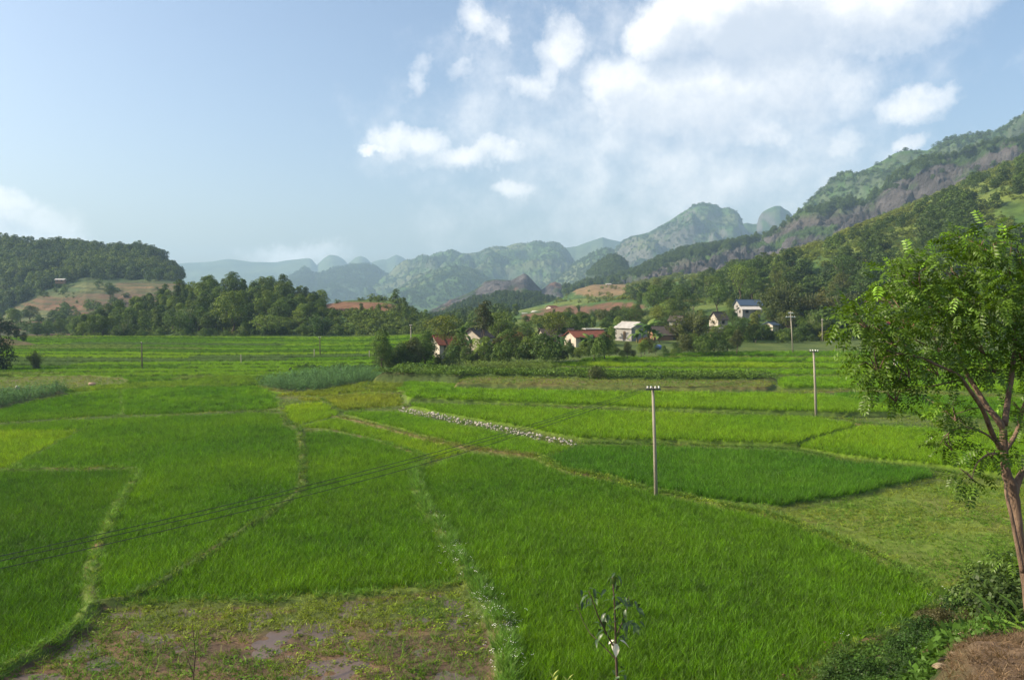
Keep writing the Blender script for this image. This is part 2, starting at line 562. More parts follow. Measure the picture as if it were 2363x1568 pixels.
far_ridge = loft('far_ridge', [
    zrow((-350, -3, 4300), (2720, -3, 4300)),
    prow((-350, 600, 5900), (330, 612, 5900), (400, 609, 5900), (440, 606, 5900), (470, 605, 5900), (500, 602, 5900), (515, 599, 5900), (530, 597.5, 5900), (548, 599, 5900),
         (580, 604, 5900), (640, 605, 5900), (665, 600, 5900), (690, 598, 5900), (710, 595.5, 5900), (720, 597, 5900), (726, 603, 5900), (731, 613, 5900), (740, 604, 5900),
         (750, 595, 5900), (762, 588, 5900), (772, 588, 5900), (785, 592, 5900), (796, 599, 5900), (803, 609, 5900), (812, 602, 5900),
         (822, 594, 5900), (832, 590, 5900), (843, 593, 5900), (852, 600, 5900), (857, 606, 5900), (866, 602, 5900), (882, 598, 5900),
         (893, 599, 5900), (905, 592, 5900), (916, 587.5, 5900), (928, 592, 5900), (940, 600, 5900), (1000, 600, 5900), (1400, 590, 5900), (2720, 590, 5900))],
    520, 40, TERRAIN_FAR, col_far((0.05, 0.085, 0.04), (0.075, 0.11, 0.045), .004, 3), 70, .004, 0.0, 800, 3,
    label='row of blue hazy peaks on the horizon at the left')
second_ridge = loft('blue_ridge', [
    zrow((560, -3, 2500), (1040, -3, 2500)),
    prow((560, 690, 3100), (600, 668, 3100), (640, 652, 3100), (660, 645, 3100), (680, 634, 3100), (692, 625, 3100), (703, 620, 3100), (714, 624, 3100), (728, 633, 3100),
         (745, 628, 3100), (770, 620, 3100), (800, 614, 3100), (825, 611, 3100), (845, 612, 3100), (865, 615, 3100), (885, 628, 3100),
         (905, 642, 3100), (925, 652, 3100), (945, 660, 3100), (975, 682, 3100), (1040, 720, 3100))],
    220, 40, TERRAIN_FAR, col_far((0.032, 0.062, 0.024), (0.045, 0.08, 0.03), .006, 5), 60, .005, 0.0, 700, 5, gully=25, gfreq=.006,
    label='dark blue rounded ridge behind the wooded knoll', ds=1.28)
main_range = loft('karst_range', [
    zrow((840, -3, 2000), (1460, -3, 2000)),
    prow((840, 690, 2250), (900, 668, 2250), (1000, 640, 2300), (1100, 640, 2300), (1200, 640, 2300), (1300, 655, 2200), (1460, 680, 2200)),
    prow((840, 680, 2900), (860, 664, 2900), (880, 648, 2900), (900, 630, 2900), (915, 615, 2900), (930, 604, 2900), (942, 599, 2900), (952, 600, 2900), (965, 593, 2900), (975, 589, 2900),
         (985, 590, 2900), (993, 591, 2900), (1003, 585, 2900), (1018, 582, 2900), (1032, 579, 2900), (1042, 574, 2900), (1052, 578, 2900), (1065, 584, 2900), (1085, 584, 2900),
         (1105, 581, 2900), (1120, 574, 2900), (1132, 570, 2900), (1150, 568, 2900), (1168, 569, 2900), (1180, 564, 2900), (1192, 561, 2900), (1215, 562, 2900),
         (1230, 558, 2900), (1248, 557, 2900), (1258, 560, 2900), (1275, 558, 2900), (1290, 562, 2900), (1303, 572, 2900), (1314, 584, 2900), (1321, 596, 2900), (1340, 620, 2900),
         (1380, 660, 2900), (1460, 690, 2900))],
    420, 90, TERRAIN_FAR, col_mtn(21, .4), 150, .0042, 0.0, 800, 8, gully=30, gfreq=.0045, ridged=True,
    label='long hazy green mountain range in the middle distance', ds=1.28)
front_hump = loft('green_hump', [
    zrow((860, -3, 1750), (1240, -3, 1750)),
    prow((860, 700, 2150), (920, 668, 2150), (954, 650, 2150), (985, 632, 2150), (1003, 622, 2150), (1030, 615, 2150), (1055, 612, 2150), (1078, 616, 2150), (1100, 624, 2150), (1122, 638, 2150), (1145, 655, 2150), (1180, 680, 2150), (1240, 710, 2150))],
    140, 50, TERRAIN_FAR, col_mtn(23, .3), 60, .006, 0.0, 500, 10, gully=26, gfreq=.007,
    label='rounded green hump in front of the long hazy range', ds=1.28)
back_ridge = loft('hazy_ridge', [
    zrow((1180, -3, 3000), (1600, -3, 3000)),
    prow((1180, 620, 3700), (1280, 592, 3700), (1300, 572, 3700), (1330, 568, 3700), (1350, 560, 3700), (1375, 552, 3700), (1390, 547, 3700), (1405, 552, 3700), (1425, 556, 3700),
         (1440, 561, 3700), (1480, 580, 3700), (1600, 610, 3700))],
    160, 40, TERRAIN_FAR, col_far((0.045, 0.08, 0.03), (0.07, 0.1, 0.035), .006, 8), 60, .004, 0.0, 700, 9, gully=20, gfreq=.005,
    label='pale blue ridge just left of the domed mountain', ds=1.28)
spur = loft('green_spur', [
    zrow((1220, -3, 1700), (1480, -3, 1700)),
    prow((1220, 690, 2200), (1260, 660, 2200), (1300, 632, 2200), (1330, 604, 2200), (1360, 585, 2200), (1385, 574, 2200), (1400, 571, 2200), (1412, 575, 2200),
         (1425, 590, 2200), (1440, 606, 2200), (1480, 660, 2200))],
    180, 60, TERRAIN_FAR, col_mtn(31, .3), 60, .006, 0.0, 500, 12, gully=28, gfreq=.006,
    label='green spur sloping down in front of the hazy range', ds=1.28)
dome = loft('domed_mountain', [
    zrow((1300, -3, 2500), (1800, -3, 2500)),
    prow((1300, 690, 2800), (1400, 640, 2800), (1500, 590, 2800), (1600, 560, 2800), (1700, 570, 2800), (1800, 620, 2800)),
    prow((1300, 660, 3300), (1380, 600, 3300), (1420, 572, 3300), (1440, 556, 3300), (1455, 545, 3300), (1475, 541, 3300), (1495, 536, 3300), (1520, 522, 3300), (1545, 508, 3300), (1565, 494, 3300),
         (1582, 484, 3300), (1598, 474, 3300), (1612, 470, 3300), (1630, 469, 3300), (1648, 472, 3300), (1662, 480, 3300), (1676, 479, 3300), (1690, 483, 3300), (1702, 493, 3300),
         (1708, 505, 3300), (1713, 520, 3300), (1722, 532, 3300), (1730, 548, 3300), (1745, 574, 3300), (1800, 640, 3300))],
    300, 90, TERRAIN_FAR, col_mtn(41, .75), 120, .005, 0.0, 700, 14, gully=40, gfreq=.0045, ridged=True,
    label='broad domed mountain with a grey cliff on its right side')
tower = loft('cliff_peak', [
    zrow((1660, -3, 2900), (1900, -3, 2900)),
    prow((1660, 640, 3450), (1690, 560, 3450), (1705, 518, 3450), (1720, 514, 3450), (1735, 517, 3450), (1744, 516, 3450), (1748, 500, 3450), (1756, 489, 3450), (1770, 481, 3450), (1785, 475, 3450), (1797, 475, 3450),
         (1806, 482, 3450), (1816, 487, 3450), (1832, 505, 3450), (1850, 540, 3450), (1900, 640, 3450))],
    130, 40, TERRAIN_FAR, col_mtn(51, .8), 60, .005, 0.0, 600, 15, gully=30, gfreq=.006,
    label='steep cliffed peak beyond the notch right of the domed mountain')
upper_ridge = loft('high_ridge', [
    zrow((1640, -3, 1100), (2720, -3, 1000)),
    prow((1640, 660, 1400), (1850, 560, 1360), (2000, 500, 1300), (2363, 380, 1230), (2720, 330, 1200)),
    prow((1640, 650, 1620), (1740, 575, 1620), (1800, 530, 1620), (1820, 505, 1620), (1845, 480, 1620), (1870, 457, 1620), (1890, 437, 1620), (1910, 415, 1620), (1928, 403, 1620), (1945, 396, 1600), (1958, 394, 1600),
         (1968, 402, 1600), (1985, 393, 1600), (2005, 383, 1600), (2030, 370, 1600), (2055, 354, 1600), (2075, 349, 1600), (2100, 350, 1600), (2130, 348, 1560), (2145, 341, 1560),
         (2165, 329, 1560), (2190, 319, 1560), (2220, 314, 1560), (2250, 312, 1560), (2275, 308, 1560), (2290, 299, 1560), (2310, 286, 1560), (2340, 268, 1560), (2363, 252, 1560),
         (2450, 232, 1560), (2720, 240, 1560))],
    420, 90, TERRAIN_FAR, col_mtn(61, .35), 100, .008, 0.02, 600, 17, gully=30, gfreq=.008, ridged=True,
    label='high green ridge climbing to the right edge')


def col_rock(px, py, X, Y, Z, sl):
    n = fbm(X * .02, Y * .012 + Z * .03, 5, 71)
    n2 = fbm(X * .055, Y * .04 + Z * .06, 4, 72)
    c = mixc(ROCK, (0.052, 0.048, 0.050), sstep(.4, .62, n2))
    c = mixc(c, (0.12, 0.098, 0.075), sstep(.55, .7, fbm(X * .01, Z * .03, 4, 75)) * .3)
    crest = np.interp(px, [1330, 1480, 1700, 1850, 1960, 2010, 2044, 2132, 2203, 2274, 2363, 2720], [680, 632, 575, 502, 484, 474, 430, 388, 362, 343, 333, 262])
    gcap = sstep(6, -22, py - crest + 60 * (n - .5))
    g = np.maximum(gcap, sstep(.55, .63, n) * .9)
    return mixc(c, mixc(GREEN_D, GREEN_M, sstep(.4, .6, n2)), g)


rock_slope = loft('rocky_mountainside', [
    zrow((1300, -3, 760), (2720, -3, 700)),
    prow((1300, 690, 989), (1450, 665, 971), (1600, 635, 946), (1750, 600, 1050), (1900, 560, 1000), (2050, 500, 950), (2200, 440, 920), (2363, 375, 900), (2720, 270, 850)),
    prow((1300, 672, 1290), (1360, 655, 1290), (1430, 640, 1272), (1460, 628, 1264), (1500, 606, 1247), (1530, 594, 1238), (1560, 582, 1229), (1600, 573, 1221), (1640, 566, 1204), (1690, 558, 1186),
         (1730, 551, 1178), (1765, 540, 1169), (1790, 525, 1161), (1815, 505, 1152), (1835, 489, 1143), (1860, 484, 1135), (1890, 481, 1126), (1910, 472, 1118), (1928, 463, 1118), (1945, 458, 1109),
         (1962, 459, 1109), (1978, 466, 1100), (1990, 476, 1100), (2000, 462, 1092), (2018, 440, 1083), (2032, 424, 1075), (2048, 405, 1075), (2075, 384, 1066), (2100, 374, 1057), (2128, 366, 1049),
         (2160, 358, 1040), (2203, 351, 1032), (2240, 338, 1032), (2280, 326, 1023), (2320, 320, 1014), (2363, 313, 1014), (2720, 230, 989))],
    560, 170, ROCKY, col_rock, 42, .032, 0.10, 300, 19, gully=12, gfreq=.017, ridged=True,
    label='grey rocky mountainside with green tree cover along its crest')


def col_cones(px, py, X, Y, Z, sl):
    n = fbm(X * .05, Z * .08, 4, 81)
    c = mixc(ROCK, (0.055, 0.050, 0.050), sstep(.4, .6, n))
    c = mixc(c, (0.15, 0.085, 0.055), sstep(.56, .68, fbm(X * .025, Z * .04, 3, 83)) * .8)
    return mixc(c, GREEN_D, sstep(.52, .64, fbm(X * .03, Y * .02 + Z * .04, 4, 82)) * .85)


cones = loft('rocky_cones', [
    zrow((980, -3, 1000), (1400, -3, 1000)),
    prow((980, 730, 1350), (1020, 702, 1350), (1050, 688, 1350), (1080, 676, 1350), (1105, 662, 1350), (1120, 648, 1350), (1140, 644, 1350), (1165, 645, 1350), (1180, 647, 1350), (1195, 638, 1350),
         (1208, 631, 1350), (1216, 633, 1350), (1228, 645, 1350), (1240, 658, 1350), (1249, 668, 1350), (1258, 662, 1350), (1270, 653, 1350), (1281, 650, 1350), (1293, 655, 1350), (1305, 666, 1350),
         (1316, 679, 1350), (1330, 700, 1350), (1400, 740, 1350))],
    200, 70, ROCKY, col_cones, 18, .04, 0.10, 250, 23, gully=6, gfreq=.03,
    label='two small grey rocky cones in the valley gap')


def col_wood(px, py, X, Y, Z, sl):
    return mixc(GREEN_D, GREEN_M, sstep(.4, .6, fbm(X * .05, Y * .05, 3, 91)))


cone_wood = loft('wooded_cone', [
    zrow((1300, -3, 1150), (1520, -3, 1150)),
    prow((1300, 690, 1500), (1340, 650, 1500), (1362, 628, 1500), (1378, 614, 1500), (1392, 603, 1500), (1405, 597, 1500), (1418, 595, 1500), (1430, 599, 1500), (1440, 608, 1500), (1449, 622, 1500),
         (1455, 634, 1500), (1480, 655, 1500), (1520, 690, 1500))],
    120, 50, ROCKY, lambda px, py, X, Y, Z, sl: mixc(GREEN_D, ROCK, sstep(628, 645, py + 25 * (fbm(X * .04, Z * .05, 3, 7) - .5))), 16, .03, 0.08, 250, 25,
    label='small wooded cone below the domed mountain')
mid_hill = loft('wooded_hill', [
    zrow((960, -2, 640), (1420, -2, 640)),
    prow((960, 760, 900), (1000, 742, 900), (1030, 722, 900), (1060, 707, 900), (1100, 692, 900), (1150, 682, 900), (1185, 680, 900), (1230, 683, 900), (1260, 690, 900), (1290, 700, 900),
         (1330, 712, 900), (1420, 735, 900))],
    150, 60, TERRAIN, col_wood, 8, .02, 0.1, 200, 27,
    label='low dark wooded hill in the valley gap')


def col_hillside(px, py, X, Y, Z, sl):
    n = fbm(X * .018, Y * .018, 5, 101)
    n2 = fbm(X * .06, Y * .06, 4, 102)
    c = mixc(GREEN_M, GREEN_Y, sstep(.42, .62, n))
    c = mixc(c, GREEN_D, sstep(.52, .68, n2) * .8)
    nz = .8 * (n2 - .5)
    for (cx, cy, rx, ry, cc) in ((1390, 668, 75, 17, TAN), (1330, 716, 85, 11, BROWN), (1430, 706, 60, 9, BROWN), (1270, 735, 60, 9, BROWN),
                                 (1250, 728, 45, 6, BROWN), (1600, 628, 60, 6, GREEN_Y), (1560, 690, 50, 6, (0.2, 0.15, 0.06)), (2090, 585, 120, 20, GREEN_Y), (1970, 560, 80, 20, GREEN_Y)):
        c = mixc(c, cc, blob(px, py, cx, cy, rx, ry, nz))
    # terrace lines on the fields of the lower slope
    line = np.abs(((Z + 1.5 * n) / 1.6) % 1 - .5)
    c = mixc(c, GREEN_D, sstep(.36, .48, line) * .5 * sstep(1900, 1500, px))
    return c


hillside = loft('hillside', [
    zrow((955, -2, 172), (975, .5, 172), (1080, 1.4, 172), (1200, 2.4, 178), (1400, 2.9, 184), (1560, 2.9, 187), (1650, 2.9, 190), (1830, 3.0, 196), (2000, 3.0, 204), (2363, 3.0, 200), (2720, 3, 190)),
    zrow((955, -2, 235), (980, 0.0, 235), (1080, 1.2, 240), (1200, 2.5, 245), (1400, 3.6, 245), (1600, 5.0, 250), (1750, 7.3, 262), (2000, 9.5, 275), (2363, 14, 270), (2720, 18, 260)),
    zrow((955, -2, 420), (980, -1, 420), (1080, 0, 430), (1200, 6, 470), (1400, 13, 500), (1600, 23, 480), (1800, 38, 450), (2000, 53, 430), (2363, 74, 400), (2720, 95, 380)),
    prow((955, 745, 600), (980, 740, 600), (1080, 728, 610), (1150, 724, 620), (1200, 716, 640), (1260, 700, 680), (1300, 686, 700), (1330, 668, 720), (1370, 657, 730), (1440, 655, 740), (1500, 645, 750), (1560, 634, 760),
         (1640, 628, 760), (1700, 620, 750), (1800, 600, 740), (1860, 582, 730), (1920, 556, 720), (1998, 514, 710), (2044, 496, 705), (2098, 470, 700), (2186, 434, 690), (2256, 397, 675), (2320, 374, 660), (2363, 364, 650),
         (2500, 310, 640), (2720, 250, 620))],
    420, 150, TERRAIN, col_hillside, 9, .018, 0.12, 160, 29,
    label='bushy hillside rising behind the village to the right')


def col_knoll(px, py, X, Y, Z, sl):
    n = fbm(X * .04, Y * .04, 4, 111)
    c = mixc(GREEN_D, GREEN_M, sstep(.4, .6, n))
    c = mixc(c, mixc(GREEN_M, GREEN_Y, .6), sstep(770, 860, px) * sstep(.35, .6, n))
    c = mixc(c, BROWN, blob(px, py, 820, 709, 95, 13, 1.2 * (n - .5)))
    c = mixc(c, TAN, sstep(785, 796, py) * sstep(.45, .6, n) * .8)
    return c


knoll = loft('wooded_knoll', [
    zrow((130, -1.2, 262), (200, -.6, 252), (400, -.4, 246), (700, -.4, 240), (1000, -.4, 238), (1100, -1.2, 240)),
    zrow((130, -1, 275), (250, 1.5, 266), (400, 3.0, 264), (700, 3.4, 258), (900, 3.4, 258), (1000, 2, 258), (1100, -1, 260)),
    prow((130, 800, 300), (200, 772, 320), (260, 748, 328), (320, 722, 335), (380, 700, 340), (430, 684, 340), (480, 678, 340), (540, 672, 340), (600, 676, 340), (650, 680, 338), (690, 700, 336),
         (740, 704, 334), (800, 693, 332), (850, 690, 332), (900, 692, 330), (950, 712, 325), (1000, 745, 315), (1040, 775, 305), (1100, 800, 300))],
    260, 70, TERRAIN, col_knoll, 3.0, .05, 0.15, 90, 31,
    label='low knoll covered with trees beyond the left fields')


def col_left(px, py, X, Y, Z, sl):
    n = fbm(X * .03, Y * .03, 4, 121)
    n2 = fbm(X * .008, Y * .02, 4, 122)
    forest = mixc(GREEN_D, GREEN_M, sstep(.4, .6, n))
    top = np.interp(px, [-350, 0, 100, 200, 300, 420, 500], [745, 730, 672, 645, 650, 650, 660])
    f = sstep(12, -12, py - top + 30 * (n - .5))
    farm = mixc((0.085, 0.105, 0.035), (0.115, 0.125, 0.045), sstep(.4, .6, n))
    farm = mixc(farm, (0.135, 0.078, 0.050), sstep(.48, .60, n2) * .9)
    for (cx, cy, rx, ry, cc) in ((110, 700, 130, 16, BROWN), (190, 712, 90, 12, BROWN), (340, 655, 70, 8, BROWN), (250, 725, 90, 9, BROWN), (340, 662, 80, 7, TAN), (150, 668, 40, 6, (0.07, 0.12, 0.04))):
        farm = mixc(farm, cc, blob(px, py, cx, cy, rx, ry, 1.2 * (n - .5)) * .8)
    zl = (Z + 5 * n2 + 1.2 * n) / 2.6
    line = np.abs(zl % 1 - .5)
    farm = farm * (.8 + .4 * _h(np.floor(zl + .5).astype(int), (px / 70).astype(int), 3))[..., None]
    farm = mixc(farm, (0.050, 0.075, 0.026), sstep(.26, .42, line) * (.35 + .6 * sstep(.35, .6, fbm(X * .02 + 9, Z * .2, 3, 126))))
    return mixc(farm * .82, forest, f)


left_hill = loft('terraced_hill', [
    zrow((-350, -1, 300), (0, -1, 320), (500, -1, 330)),
    zrow((-350, 2.5, 400), (0, 2.5, 410), (250, 2, 410), (500, 1, 410)),
    prow((-350, 735, 540), (0, 722, 540), (100, 690, 545), (200, 662, 560), (300, 660, 570), (420, 660, 570), (460, 680, 570), (500, 700, 570)),
    prow((-350, 540, 720), (-100, 556, 720), (0, 556, 720), (60, 561, 720), (90, 560, 720), (130, 567, 720), (200, 574, 720), (240, 577, 720), (280, 578, 720), (320, 578, 720), (345, 580, 720), (365, 588, 720), (385, 604, 715), (400, 622, 710), (415, 640, 700),
         (430, 660, 700), (450, 695, 690), (500, 730, 690))],
    300, 150, TERRAIN, col_left, 12, .014, 0.10, 200, 33,
    label='terraced hill with ploughed red fields and a wooded top at the left')
mound = loft('earth_mound', [
    zrow((-350, -.6, 196), (60, -.6, 196), (112, -.6, 198)),
    prow((-350, 766, 204), (-50, 774, 204), (0, 779, 204), (30, 783, 204), (60, 789, 204), (85, 796, 204), (112, 806, 203))],
    60, 24, TERRAIN, lambda px, py, X, Y, Z, sl: mixc((0.13, 0.085, 0.05), (0.08, 0.09, 0.03), sstep(.4, .6, fbm(X * .2, Y * .2, 3, 5))), .8, .1, 0.2, 14, 35,
    label='bare brown earth mound at the left edge')

# valley floor out to the horizon
fl = np_mesh('valley_floor', [(-7000, -120, -1.5), (7000, -120, -1.5), (7000, 6900, -1.5), (-7000, 6900, -1.5)], [(0, 1, 2, 3)], TERRAIN, False, np.array([GREEN_M] * 4))
tag(link('valley_floor', fl), 'flat green valley floor reaching back to the mountains', 'ground', None, 'structure')

# air
m, N, L = newmat('haze_air')
o_ = N.new('ShaderNodeOutputMaterial'); v_ = N.new('ShaderNodeVolumePrincipled')
v_.inputs['Color'].default_value = (0.50, 0.75, 1.0, 1)
v_.inputs['Density'].default_value = 0.00018
v_.inputs['Anisotropy'].default_value = 0.1
L.new(v_.outputs[0], o_.inputs['Volume'])
hz = MB(); hz.box((0, 3400, 233.5), (14100, 7100, 473.0))
tag(hz.build('haze', m), 'thin blue haze filling the valley air', 'haze', None, 'stuff')

# ------------------------------------------------------------------ paddies: plan traced from the picture, laid out on the ground
def base_level(x, y):
    x = np.asarray(x, float); y = np.asarray(y, float)
    px = PW / 2 + FPX * x / np.maximum(y, 1)
    r = sstep(820, 1350, px)
    return 3.0 * r * np.clip((y - 52) / 138, 0, 1)


def to_ground(pts):
    q = []
    for px, py in pts:
        z = 0.0
        for _ in range(4):
            x, y = gnd(px, py, z); z = float(base_level(x, y))
        q.append((x, y))
    return np.array(q)


DK, MD, BR, YL, BL = (0.074, 0.172, 0.003), (0.096, 0.212, 0.003), (0.142, 0.275, 0.005), (0.170, 0.295, 0.006), (0.074, 0.190, 0.007)
YT = (0.19, 0.235, 0.020)
FIELDS = [  # name, kind, tint, level offset, label, outline in picture points
    ('A', 'rice', DK, 0, 'deep green rice at the lower left corner, left of the footpath', [(-350, 1095), (0, 1094), (150, 1091), (298, 1090), (312, 1100), (272, 1150), (240, 1215), (212, 1290), (198, 1370), (190, 1402), (168, 1447), (92, 1500), (0, 1545), (-350, 1700)]),
    ('B', 'rice', YL, 0, 'small patch of yellow green rice at the left edge', [(-350, 1000), (0, 998), (100, 996), (180, 996), (168, 1002), (96, 1038), (18, 1080), (-350, 1082)]),
    ('C', 'rice', MD, 0, 'wide green rice paddy in the left half of the foreground', [(-350, 985), (0, 985), (150, 974), (320, 967), (480, 960), (600, 955), (645, 958), (658, 985), (684, 998), (690, 1040), (692, 1085), (686, 1130), (653, 1165), (593, 1205), (513, 1255), (423, 1315), (343, 1365), (293, 1385), (228, 1393), (228, 1350), (240, 1290), (262, 1225), (292, 1160), (330, 1103), (314, 1082), (150, 1081), (38, 1081), (110, 1037), (182, 1000), (170, 993), (0, 996), (-350, 998)]),
    ('D', 'rice', MD, 0, 'wedge of rice between two footpaths in the lower middle', [(706, 1000), (760, 998), (850, 1016), (960, 1052), (982, 1063), (953, 1087), (949, 1120), (974, 1190), (1018, 1255), (1050, 1320), (1052, 1338), (900, 1358), (600, 1379), (335, 1384), (368, 1362), (442, 1318), (532, 1258), (612, 1207), (672, 1167), (706, 1130), (709, 1080)]),
    ('K2', 'rice', YL, 0, 'strip of yellow green rice below the brown weedy dike', [(695, 986), (775, 968), (850, 986), (950, 1011), (1068, 1041), (1000, 1058), (960, 1044), (850, 1008), (760, 990)]),
    ('K3', 'rice', YL, 0, 'bright yellow green rice beside the corner of the footpath', [(668, 938), (740, 932), (776, 950), (768, 962), (700, 978), (674, 972), (658, 955)]),
    ('K', 'rice', BR, .1, 'bright green rice below the white stone wall', [(790, 959), (920, 957), (1000, 974), (1200, 1010), (1318, 1036), (1240, 1052), (1077, 1031), (957, 1001), (857, 975)]),
    ('J', 'rice', BR, .15, 'bright green rice behind the white stone wall', [(942, 944), (1170, 942), (1500, 955), (1870, 968), (1970, 985), (1835, 1032), (1600, 1025), (1335, 1018), (1200, 989), (1000, 957)]),
    ('L', 'rice', BR, .35, 'long bright strip of rice behind the nearer utility pole', [(937, 915), (1040, 911), (1200, 908), (1500, 911), (1770, 914), (1900, 918), (2000, 933), (2060, 962), (1945, 962), (1870, 960), (1500, 948), (1170, 936), (940, 936)]),
    ('L2', 'rice', MD, .3, 'green rice behind the crown of the near tree', [(1920, 912), (1990, 908), (2200, 917), (2363, 927), (2720, 933), (2720, 985), (2363, 985), (2150, 968), (2075, 960), (2012, 930)]),
    ('I', 'rice', BR, .30, 'pale green rice triangle right of the second pole', [(1843, 1037), (1900, 1017), (1990, 987), (2100, 991), (2363, 1010), (2720, 1022), (2720, 1128), (2363, 1112), (2150, 1082), (1960, 1060)]),
    ('G', 'rice', BL, .05, 'tall dark bluish rice behind the nearest utility pole', [(1335, 1029), (1600, 1033), (1830, 1044), (1960, 1069), (2140, 1090), (2148, 1101), (2000, 1138), (1800, 1171), (1650, 1157), (1512, 1131), (1402, 1099), (1302, 1083), (1250, 1060)]),
    ('F', 'rice', MD, 0, 'large near rice paddy filling the lower right of the foreground', [(968, 1089), (1072, 1046), (1235, 1061), (1298, 1096), (1398, 1113), (1503, 1147), (1638, 1173), (1728, 1192), (1828, 1219), (1996, 1289), (2106, 1345), (2170, 1390), (2145, 1418), (2075, 1447), (1985, 1487), (1895, 1528), (1850, 1600), (1190, 1650), (1200, 1480), (1176, 1420), (1131, 1368), (1084, 1300), (1046, 1243), (1000, 1178), (980, 1128)]),
    ('N1', 'rice', MD, 0, 'green rice behind the dike at the left', [(155, 915), (275, 901), (278, 957), (140, 965), (0, 975), (-350, 984), (-350, 960), (0, 948), (62, 932)]),
    ('N2', 'rice', MD, 0, 'green rice in front of the maize at the left of the middle', [(283, 901), (420, 894), (600, 893), (632, 915), (640, 940), (600, 945), (480, 950), (320, 957), (284, 957)]),
    ('O', 'rice', (0.14, 0.23, 0.013), 0, 'bright rice strip beyond the pasture', [(215, 893), (300, 886), (420, 881), (500, 869), (600, 868), (680, 862), (640, 876), (586, 890), (420, 891), (280, 898), (155, 905)]),
    ('T1', 'rice', YT, .15, 'yellowish terrace just in front of the maize', [(650, 913), (720, 907), (770, 898), (850, 884), (935, 886), (930, 904), (830, 904), (740, 916), (690, 914)]),
    ('T2', 'rice', YT, .15, 'lower yellowish terrace beside the bright rice', [(672, 924), (745, 922), (830, 913), (925, 913), (933, 935), (785, 948), (745, 928)]),
    ('U', 'rice', BR, .4, 'narrow bright rice strip left of the stubble field', [(850, 886), (1060, 889), (1038, 902), (935, 906), (842, 897)]),
    ('R2', 'fallow', (0.120, 0.125, 0.028), .5, 'mown ochre green field', [(1070, 887), (1100, 883), (1500, 883), (1780, 883), (1790, 898), (1770, 904), (1500, 902), (1200, 898), (1048, 903)]),
    ('M', 'rice', BR, .3, 'rice strip at the right behind the second pole', [(1805, 872), (1990, 874), (2363, 882), (2720, 887), (2720, 922), (2363, 914), (2200, 905), (1990, 899), (1805, 899), (1800, 885)]),
    ('S1', 'rice', BR, .2, 'fourth strip of rice in front of the village', [(1280, 853), (1700, 855), (2100, 859), (2720, 863), (2720, 879), (2363, 874), (1990, 867), (1780, 864), (1500, 859), (1350, 861)]),
    ('S2', 'rice', YL, .25, 'third strip of rice in front of the village, yellowest', [(1300, 839), (1700, 841), (2100, 843), (2720, 846), (2720, 858), (2100, 854), (1700, 850), (1270, 849), (1210, 849), (1240, 842)]),
    ('S3', 'rice', BR, .3, 'second strip of rice in front of the village', [(1380, 825), (1700, 827), (2100, 829), (2720, 831), (2720, 842), (2100, 839), (1700, 837), (1330, 835)]),
    ('S4', 'rice', MD, .3, 'strip of rice nearest the village', [(1600, 815), (1700, 813), (2000, 812), (2720, 815), (2720, 827), (2100, 825), (1700, 823), (1500, 823)]),
    ('H', 'fallow', (0.150, 0.215, 0.025), -.1, 'weedy fallow field', [(2155, 1108), (1805, 1180), (1842, 1206), (2007, 1272), (2122, 1328), (2205, 1385), (2400, 1330), (2720, 1250), (2720, 1140), (2363, 1122), (2250, 1112)]),
    ('E', 'mud', (0.095, 0.060, 0.040), -.06, 'muddy flooded plot', [(220, 1404), (330, 1397), (600, 1393), (900, 1374), (1050, 1356), (1086, 1390), (1120, 1440), (1140, 1500), (1150, 1640), (-250, 1640), (100, 1522), (185, 1458)]),
    ('C1', 'corn', (0.045, 0.085, 0.040), 0, 'maize plot at the left edge', [(-350, 920), (0, 910), (60, 908), (143, 899), (148, 908), (62, 926), (0, 944), (-350, 958)]),
    ('P', 'pasture', (0.115, 0.125, 0.030), 0, 'grazed pasture', [(-350, 872), (0, 872), (200, 868), (290, 874), (300, 886), (215, 893), (150, 898), (60, 906), (0, 908), (-350, 918)]),
    ('C2', 'corn', (0.040, 0.082, 0.040), .1, 'blue green maize plot left of the village trees', [(590, 892), (640, 880), (690, 868), (800, 859), (900, 856), (935, 862), (905, 880), (840, 885), (765, 897), (720, 906), (655, 904)]),
    ('W', 'weeds', (0.05, 0.10, 0.02), .5, 'weedy bank', [(840, 883), (935, 866), (1100, 869), (1300, 863), (1500, 867), (1760, 869), (1795, 882), (1500, 880), (1100, 880), (1060, 885)]),
    ('S0', 'corn', (0.085, 0.125, 0.030), .2, 'yellowing maize strip in front of the village trees', [(1050, 862), (1200, 846), (1300, 851), (1270, 861), (1100, 867)]),
]
for i, f in enumerate(FIELDS): FIELDS[i] = list(f) + [to_ground(f[5])]
LEVEL = []
for f in FIELDS:
    c = f[6].mean(0); LEVEL.append(float(base_level(*c)) + f[3])

